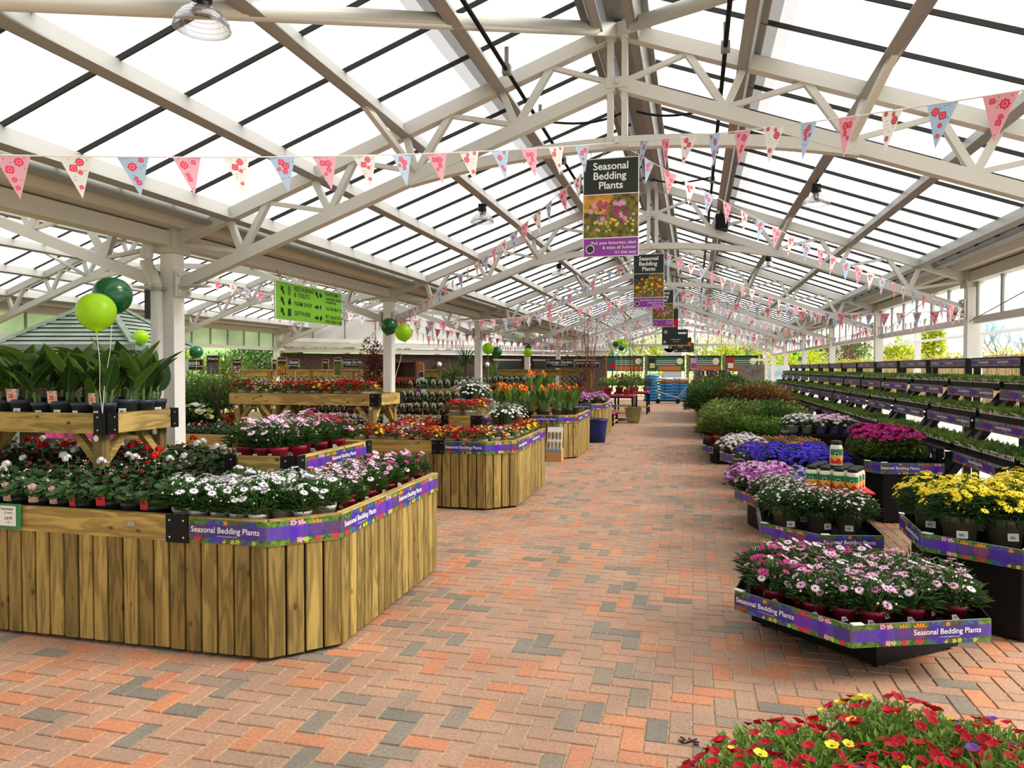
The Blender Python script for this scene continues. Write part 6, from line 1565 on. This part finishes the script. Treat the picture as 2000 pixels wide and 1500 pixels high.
# ================================================================ end of the aisle: compost boards, bags, pots
M['cgreen'] = mat('board_green', (.02, .16, .05), .45); M['corange'] = mat('board_orange_strip', (.7, .13, .02), .5); M['ccream'] = mat('board_cream', (.85, .75, .5), .5)
ex = [-6.4, -4.4, -2.35, -.3, 1.45, 3.2]
for i in range(5):
    x0, x1, y = ex[i] + .06, ex[i + 1] - .14, 37.0; root = thing('bay_sign', f'green compost bay sign with orange strip, {ORD[i]} from the shop', 'sign', ((x0 + x1) / 2, y, 1.5), 'compost bay signs')
    mb = MB(); mb.box(((x0 + x1) / 2, y, 1.86), (x1 - x0, .03, .78)); part('board', mb, ['cgreen'], root)
    mb = MB(); mb.box(((x0 + x1) / 2, y - .018, 2.2), (x1 - x0, .01, .08)); part('header', mb, ['print'], root)
    mb = MB(); mb.box((x1 - .75, y - .018, 1.62), (1.4 if i % 2 else 1.1, .01, .2)); part('price_strip', mb, ['corange'], root)
    mb = MB(); mb.tube([(x1 - .25, y - .01, 1.97), (x1 - .25, y - .025, 1.97)], .16, 18); part('round_badge', mb, ['ccream'], root)
    mb = MB()
    for z in (1.8, 1.9, 2.0): mb.box((x0 + .9, y - .017, z), (1.0, .006, .022))
    part('text_lines', mb, ['ptext'], root)
    mb = MB(); mb.box((x0 + .25, y - .02, 1.85), (.34, .01, .55)); mb.box((x0 + .25, y - .028, 1.75), (.26, .01, .25), 1); part('bag_picture', mb, [('cgreen', 'bn_teal', 'print', 'fp', 'fsc')[i], ('fsc', 'fsc', 'fyp', 'fm', 'card')[i]], root)
for i, x in enumerate(ex): solo('bay_post', (lambda mb: (mb.box((x, 37.05, 1.15), (.14, .14, 2.3)), mb)[1])(MB()), [WZ], f'timber post between the compost bays, {ORD[i]} from the shop', 'post', 'compost bay posts', base=(x, 37.05, 0))
M['bluebag'] = mat('blue_compost_bag', (.03, .22, .5), .35, noise=.5, nscale=6); M['whitebag'] = mat('pale_compost_bag', (.6, .62, .62), .4, noise=.5, nscale=8); M['brownbag'] = mat('brown_compost_bag', (.25, .12, .06), .4, noise=.4, nscale=8)
n = 0
for x in (-2.05, -1.3, -.6):
    for j in range(9 if x < -1.5 else 8):
        m = 'bluebag' if j < 6 or x < -1.5 else ('whitebag' if j % 2 else 'brownbag'); dx = R.uniform(-.03, .03); z = .08 + .145 * j
        mb = MB(); w, dd, h = .34, .26, .066; rows = []
        for (sx, sz) in ((.86, -1), (1, -.5), (1.03, 0), (1, .5), (.86, 1)):
            rows += [(x + dx + a * w * sx, 36.2 + b * dd * sx, z + sz * h + R.uniform(-.008, .008)) for a, b in ((-1, -1), (0, -1.1), (1, -1), (1.08, 0), (1, 1), (0, 1.1), (-1, 1), (-1.08, 0))]
        mb.raw(rows, [(i * 8 + q, i * 8 + (q + 1) % 8, i * 8 + 8 + (q + 1) % 8, i * 8 + 8 + q) for i in range(4) for q in range(8)] + [tuple(range(7, -1, -1)), tuple(32 + q for q in range(8))])
        solo('compost_bag', mb, [m], f'{ {"bluebag": "blue", "whitebag": "pale", "brownbag": "brown"}[m] } compost bag, {ORD[j]} up in the {("stack by the shop", "middle stack", "stack by the post")[n]}', 'bag', 'compost bag stacks', smooth=True, base=(x, 36.2, z - .066))
    n += 1
M['navy'] = mat('navy_glaze', (.008, .014, .05), .15, spec=.8)
mb = MB(); mb.lathe([(.001, 0), (.17, 0), (.26, .3), (.25, .4), (.28, .44), (.28, .47), (.24, .47), (.22, .3), (.001, .1)], 18); NP = [('body', mb.mesh('body', ['navy'], True), [])]
for j in range(3):
    for i in range(3): place(NP, 'glazed_pot', f'navy glazed pot in the far stack, {ORD[j]} up, {ORD[i]} from the bag stacks', 'pot', (.15 + .58 * i + .05 * j, 36.1, .12 + .47 * j), i, 1, 'stacked navy glazed pots')
mb = MB(); mb.box((.75, 36.1, .06), (1.9, .8, .11)); solo('pallet', mb, ['black'], 'dark pallet under the navy glazed pots', 'pallet', base=(.75, 36.1, 0))
mb = MB(); mb.box((-1.3, 36.2, -.0), (2.3, .8, .02)); solo('pallet', mb, ['black'], 'thin dark sheet under the compost bags', 'pallet', base=(-1.3, 36.2, 0))
root = thing('sack_trolley', 'grey flatbed trolley standing before the compost bags', 'trolley', (-1.0, 33.8, 0)); mb = MB(); mb.beam((-1.7, 33.8, .55), (-.6, 33.8, .22), .5, .05); part('bed', mb, ['bar'], root); mb = MB(); mb.tube([(-.75, 33.8, .25), (-.2, 33.8, .9)], .02); part('handle', mb, ['alu'], root)
for x in (-1.6, -.7): mb = MB(); mb.tube([(x, 33.5, .1), (x, 34.1, .1)], .1, 14); part('wheel', mb, ['black'], root)
root = thing('sign_post', 'white cross shaped post standing at the far end past the compost bays', 'post', (3.0, 32.5, 0)); mb = MB(); mb.box((3.0, 32.5, 1.15), (.09, .09, 2.3)); part('post', mb, ['whitew'], root); mb = MB(); mb.box((2.9, 32.5, 1.98), (1.0, .06, .1)); part('crossbar', mb, ['whitew'], root)
root = thing('cutout_board', 'white rounded cut-out board above the compost bays', 'board', (-1.05, 37.05, 0)); mb = MB(); mb.prism([(-1.05 + .45 * math.cos(g), 37.04) for g in (PI, 0)] + [(-.6, 37.08), (-1.5, 37.08)], 0, 2.62); part('lower_panel', mb, ['card'], root); mb = MB(); mb.tube([(-1.2, 37.04, 2.72), (-1.2, 37.08, 2.72)], .3, 24); part('round_top', mb, ['card'], root)
root = thing('poster_screen', 'pale blue and green picture screen beyond the far shrubs', 'screen', (4.1, 35.5, 0)); mb = MB(); mb.box((4.1, 35.5, .9), (1.5, .03, 1.7)); part('panel', mb, [mat('pale_blue_print', (.5, .68, .8), .5, noise=.4, nscale=2)], root)
mb = MB(); mb.tube([(4.4, 35.47, .7), (4.4, 35.48, .7)], .42, 24); part('green_disc', mb, ['bn_li'], root)
mb = MB(); mb.box((2.7, 36.3, .9), (1.3, .05, 1.8)); solo('grey_screen', mb, [mat('weathered_boards', (.16, .14, .12), .9, noise=.4, nscale=5)], 'weathered grey board screen at the far end of the aisle', 'screen', base=(2.7, 36.3, 0))

# ================================================================ shop front behind the side hall
a, b = Vector((-12.9, 20.6, 0)), Vector((-3.5, 29.2, 0)); d = (b - a).normalized(); nrm = Vector((d.y, -d.x, 0)); L = (b - a).length
M['darkwood'] = mat('dark_cladding', (.045, .02, .012), .6, noise=.4, nscale=9)
root = thing('wall_shop', 'dark timber shop front with white fascia behind the side hall', 'wall', tuple(a), kind='structure')
ang = math.atan2(d.y, d.x); P = lambda s, z, e=0: a + d * s + nrm * e + Vector((0, 0, z))
mb = MB(); mb.beam(P(0, 1.05), P(L, 1.05), .1, 2.1); part('cladding', mb, ['darkwood'], root)
for z, h, e, m in ((2.2, .14, .14, 'cream'), (2.38, .14, .2, 'white'), (2.53, .12, .08, 'whitew')): mb = MB(); mb.beam(P(-.2, z, e), P(L, z, e), .2, h); part('fascia', mb, [m], root)
mb = MB(); mb.beam(P(-.2, 3.15), P(L, 3.15), .05, 1.1); part('upper_panel', mb, [mat('white_translucent_sheet', (.9, .9, .9), .5, transl=.75)], root)
k = 0
for s in [1.0 + 1.05 * i for i in range(11)]: mb = MB(); mb.beam(P(s, 2.55, .08), P(s, 3.7, .08), .03, .03); part('upper_post', mb, ['bar'], root)
for s in (8.2, 9.9, 11.6):
    mb = MB(); mb.beam(P(s - .55, 1.35, .06), P(s + .55, 1.35, .06), .03, 1.1); part('dark_window', mb, [mat('shop_glass', (.03, .035, .035), .12)], root)
    mb = MB(); mb.beam(P(s - .6, 1.93, .08), P(s + .6, 1.93, .08), .05, .06); part('window_head', mb, ['white'], root)
for i, s in enumerate((3.4, 5.4, 7.3, 9.05)):
    c = P(s, 1.75, .2); root = thing('globe_light', f'white globe wall light on the dark shop front, {ORD[i]} along', 'light', tuple(c), 'globe lights on the shop front'); mb = MB(); mb.lathe([(.09 * math.sin(PI * q / 10) + .001, -.09 * math.cos(PI * q / 10)) for q in range(11)], 16, 0, .5, c); part('globe', mb, ['card'], root, True); mb = MB(); mb.beam(c, c - nrm * .17, .03, .03); part('arm', mb, ['bar'], root)
c = P(8.6, 2.95, .1); root = thing('shop_poster', 'green headed plant poster on the white panel over the shop front', 'poster', tuple(c)); mb = MB(); mb.beam(P(8.0, 2.95, .09), P(9.4, 2.95, .09), .02, .75); part('panel', mb, ['cgreen'], root)
mb = MB(); mb.beam(P(8.02, 2.85, .105), P(9.38, 2.85, .105), .01, .5); part('picture', mb, [mat('plant_photo', (.05, .03, .12), .5, c2=(.2, .3, .1), noise=.9, nscale=14)], root)
# people-free dark planters along the shop
for k, s in enumerate((4.2, 5.6, 6.9, 8.2)):
    c = P(s, 0, 1.0); place(SHD[k % 2], 'potted_shrub', f'dark shrub against the shop front, {ORD[k]} along', 'potted plant', (c.x, c.y, 0), k, 2.6, 'shrubs against the shop front')

# ================================================================ pavilion with a green-grey boarded roof
M['pav'] = mat('grey_green_boards', (.24, .30, .25), .7, noise=.25, nscale=3); M['pavd'] = mat('grey_green_trim', (.17, .22, .19), .7)
cx, cy = -10.36, 10.78
root = thing('pavilion', 'grey-green timber pavilion with boarded pyramid roof in the side hall', 'pavilion', (cx, cy, 0))
D = 1.62; cor = [(cx + D * math.cos(math.radians(-31 + 90 * i)), cy + D * math.sin(math.radians(-31 + 90 * i))) for i in range(4)]
ze, zp = 1.98, 2.82
for i in range(4):
    p, q = Vector((*cor[i], ze)), Vector((*cor[(i + 1) % 4], ze)); ap = Vector((cx, cy, zp)); n = 11; mb = MB()
    for j in range(n):
        f0, f1 = j / n, min(1, (j + 1.15) / n); lift = Vector((0, 0, .02)) + Vector(((p + q).x / 2 - cx, (p + q).y / 2 - cy, 0)).normalized() * .02
        mb.q([p.lerp(ap, f0) + lift, q.lerp(ap, f0) + lift, q.lerp(ap, f1), p.lerp(ap, f1)], 0); mb.q([p.lerp(ap, f0), q.lerp(ap, f0), q.lerp(ap, f0) + lift, p.lerp(ap, f0) + lift], 1)
    part('roof_slope', mb, ['pav', 'edge'], root)
    mb = MB(); mb.beam(p + Vector((0, 0, .04)), ap + Vector((0, 0, .06)), .1, .05); part('hip_board', mb, ['pav'], root)
    mb = MB(); mb.beam(p - Vector((0, 0, .03)), q - Vector((0, 0, .03)), .05, .09); part('eaves_board', mb, ['pavd'], root)
    m = Vector((cx + (cor[i][0] - cx) * .86, cy + (cor[i][1] - cy) * .86, 0)); mb = MB(); mb.beam(m, m + Vector((0, 0, ze - .05)), .13, .13); part('post', mb, ['pavd'], root)
    for w in (cor[i - 1], cor[(i + 1) % 4]):
        dd = (Vector((*w, 0)) - Vector((*cor[i], 0))).normalized(); mb = MB(); mb.beam(m + Vector((0, 0, 1.45)), m + dd * .45 + Vector((0, 0, 1.93)), .07, .07); part('brace', mb, ['pavd'], root)
# picture boards of orange flowers and benches inside the side hall
for k, (u0, u1, v0, v1, d) in enumerate(((106, 141, 690, 716, 14.2), (236, 252, 694, 720, 13.4), (281, 304, 684, 715, 13.6))):
    p, q = at(u0, v0, d), at(u1, v1, d); root = thing('picture_board', f'orange and pink flower picture board by the pavilion, {ORD[k]} towards the valley column', 'sign', ((p.x + q.x) / 2, p.y, 0), 'flower picture boards by the pavilion'); mb = MB(); mb.box(((p.x + q.x) / 2, p.y, (p.z + q.z) / 2), (q.x - p.x, .03, p.z - q.z), 0); part('picture', mb, [mat('orange_photo', (.75, .2, .06), .6, noise=.9, nscale=16)], root); mb = MB(); mb.box(((p.x + q.x) / 2, p.y + .02, q.z / 2), (.04, .03, q.z)); part('stake', mb, [WZ], root)
mb = MB(); mb.box((-12.45, 9.5, .75), (.1, 10, 1.5)); mb.box((-12.4, 9.5, 1.75), (.05, 10, .1))
solo('wall_side', mb, ['darkwood'], 'dark timber side wall past the pavilion', 'wall', kind='structure', base=(-12.45, 9.5, 0))
# green vertical sign between the table legs, rear shelf of pink pots
root = thing('banner_stand', 'tall green banner with white lettering behind the canna table', 'sign', (-5.95, 7.1, 0)); mb = MB(); mb.box((-5.95, 7.1, .72), (.17, .02, 1.44)); part('panel', mb, [mat('banner_green', (.012, .19, .05), .5)], root); mb = MB(); mb.box((-5.95, 7.12, .02), (.3, .3, .03)); part('foot', mb, ['steelblk'], root)
text('Believe', .15, (-5.955, 7.088, .74), (0, 0, -1), root, 'ptext', .015, up=(1, 0, 0))
root = thing('picture_board', 'pink flower display card behind the canna table legs', 'sign', (-5.6, 5.9, 0)); mb = MB(); mb.box((-6.0, 5.95, .99), (.9, .02, .2)); part('picture', mb, [mat('pink_photo', (.62, .04, .22), .5, noise=.8, nscale=14)], root); mb = MB(); mb.box((-6.0, 5.96, .46), (.05, .02, .9)); part('stake', mb, [WZ], root)

# ================================================================ outside the fence side
root = thing('stake_fence', 'pale round-pole fence beyond the yard', 'fence', (9.2, 30, 0)); n = 0
mb = MB(); r = random.Random(3); y = 8.0
while y < 62: 
    rr_ = r.uniform(.035, .055); mb.tube([(9.2, y, -.05), (9.2, y, 2.02 + r.uniform(-.04, .04))], rr_, 7, 0, r.random()); y += rr_ * 2 + r.uniform(.012, .05)
part('poles', mb, [WG], root)
for z in (.5, 1.5): mb = MB(); mb.box((9.28, 35, z), (.05, 54, .1)); part('rail', mb, [WG], root)
M['lfhedge'] = leafm('hedge_yellow', (.30, .33, .02), (.66, .60, .03), .35)
mb = MB(); r = random.Random(9)
for i in range(5200):
    y = r.uniform(9, 62); p = Vector((9.7 + r.uniform(-.35, .5), y, r.uniform(1.7, 2.1 + .1 * math.sin(y * 1.7)))); leaf(mb, p, rdir(r, -.4), r.uniform(.1, .2), .07, 0, r.random())
for i in range(60): mb.tube([(9.8, 9 + i * .9, 0), (9.75, 9 + i * .9, 2)], .02, 5, 1)
solo('hedge', mb, ['lfhedge', 'twig'], 'yellow-green hedge showing over the pole fence', 'hedge', kind='stuff', base=(9.7, 30, 0))
for i, y in enumerate((14.6, 19.4, 24.2, 29.0)):
    column(6.6, y, f'slim white outer post of the yard canopy, {ORD[i]} along', 2.9, .15)
for i, (a_, b_) in enumerate((((6.6, 14.6), (6.6, 19.4)), ((6.6, 19.4), (6.6, 24.2)), ((6.6, 24.2), (6.6, 29.0)))):
    mb = MB(); mb.beam((*a_, 2.42), (*b_, 2.42), .05, .07); solo('yard_rail', mb, ['whitew'], f'thin white rail between outer yard posts, {ORD[i]} span', 'rail', 'outer yard rails', base=(*a_, 2.4))
root = thing('hoop_rail', 'dark bent tube trolley handle beyond the racks', 'trolley handle', (4.6, 11.2, 0)); mb = MB(); mb.tube([(4.4, 10.9, .0), (4.4, 10.9, 1.72), (4.5, 10.9, 1.84), (4.65, 10.9, 1.9), (5.6, 10.9, 1.92)], .03, 8); part('tube', mb, ['steelblk'], root, True); mb = MB(); mb.tube([(5.6, 10.9, 0), (5.6, 10.9, 1.92)], .03, 8); part('upright', mb, ['steelblk'], root, True)
def bare(label, base, h, seed, spread=.5, m='twig', depth=5):
    r = random.Random(seed); root = thing('bare_tree', label, 'tree', base, 'bare trees beyond the fence'); mb = MB()
    def grow(p, d, L, rad, k):
        q = p + d * L; mid = p.lerp(q, .5) + rdir(r, -1) * L * .06; mb.tube([p, mid, q], [rad, rad * .85, rad * .7], 6 if k > 2 else 4, 0, .5, False)
        if k == 0: return
        for i in range(3 if k > 1 else 4): grow(q if i else mid, (d + rdir(r, -.25) * spread * 1.5).normalized(), L * r.uniform(.62, .85), rad * .6, k - 1)
    grow(Vector(base), Vector((0, 0, 1)), h * .3, h * .02, depth); part('branches', mb, [m], root)
bare('bare grey tree beyond the pole fence, close to the glazing', (11.2, 30, 0), 3.9, 2, .75, 'bar')
bare('bare brown tree beyond the fence, second along', (10.6, 54, 0), 4.6, 4, .7); bare('bare brown tree beyond the fence, third along', (11.4, 60, 0), 5.0, 6, .7); bare('bare brown tree beyond the fence, fourth along', (9.9, 57, 0), 4.8, 8, .7)
for i, (x, y, h, rad, lm) in enumerate(((11.4, 46.0, 3.2, 1.1, 'lfy'), (13.9, 48, 4.3, .8, 'lfy'), (12.6, 64, 4.6, 1.6, 'lfo'), (9.4, 62, 4.6, 1.6, 'lfm'), (8.0, 56, 3.4, 1.8, 'lfy'), (6.0, 50, 3.0, 2.4, 'lfy'), (2.0, 50, 4.2, 2.6, 'lfy'), (-2, 48, 4.2, 2.4, 'lfy'), (-5.5, 50, 4.6, 2.8, 'lfl'), (4, 58, 4.6, 3.0, 'lfl'))):
    tree(f'spring {"yellow" if lm == "lfy" else "green"} tree outside, {ORD[i]} counting round from the fence glazing', (x, y, 0), h, rad, lm, 40 + i, 1500, .26, .14, .08, 'spring_tree', .55, 1.1, 'spring trees outside')
for i, (x, y, h, rad, lm) in enumerate(((-15.2, 17.5, 2.6, 1.3, 'lfm'), (-15.0, 20.5, 2.4, 1.3, 'lfl'), (-15.8, 23.5, 3.0, 1.4, 'lf'), (-15.5, 14.0, 2.4, 1.2, 'lfy'), (-17, 26, 3.2, 1.6, 'lfm'), (-14.2, 22.6, 2.2, .9, 'lfbronze'))):
    tree(f'leafy garden shrub beyond the pavilion, {ORD[i]} planted', (x, y, 0), h, rad, lm, 70 + i, 1300, .16, .08, .05, 'garden_tree', .5, 1.0, 'garden shrubs beyond the pavilion')
mb = MB()
for i in range(2600): y = r.uniform(-3, 3); leaf(mb, (r.uniform(-3, 12), 43 + y * .4, r.uniform(.3, 1.9 + .2 * math.sin(y))), rdir(r, -.4), r.uniform(.12, .24), .1, 0, r.random())
for i in range(30): mb.tube([(-3 + .5 * i, 43, 0), (-3 + .5 * i, 43, 1.6)], .02, 5, 1)
solo('hedge', mb, ['lfhedge', 'twig'], 'yellow-green hedge across the far end of the yard', 'hedge', kind='stuff', base=(4, 43, 0))

# small dark debris on the paving
mb = MB(); r = random.Random(2)
for i in range(9): a = r.uniform(0, 6); p = Vector((-.02 + r.uniform(-.03, .03) , 3.13 + r.uniform(-.02, .02), .004)); mb.tube([p, p + Vector((math.cos(a) * .025, math.sin(a) * .025, .004))], .0035, 5)
solo('plant_scrap', mb, ['print'], 'small dark scrap of roots lying on the paving', 'debris', base=(-.02, 3.13, 0))
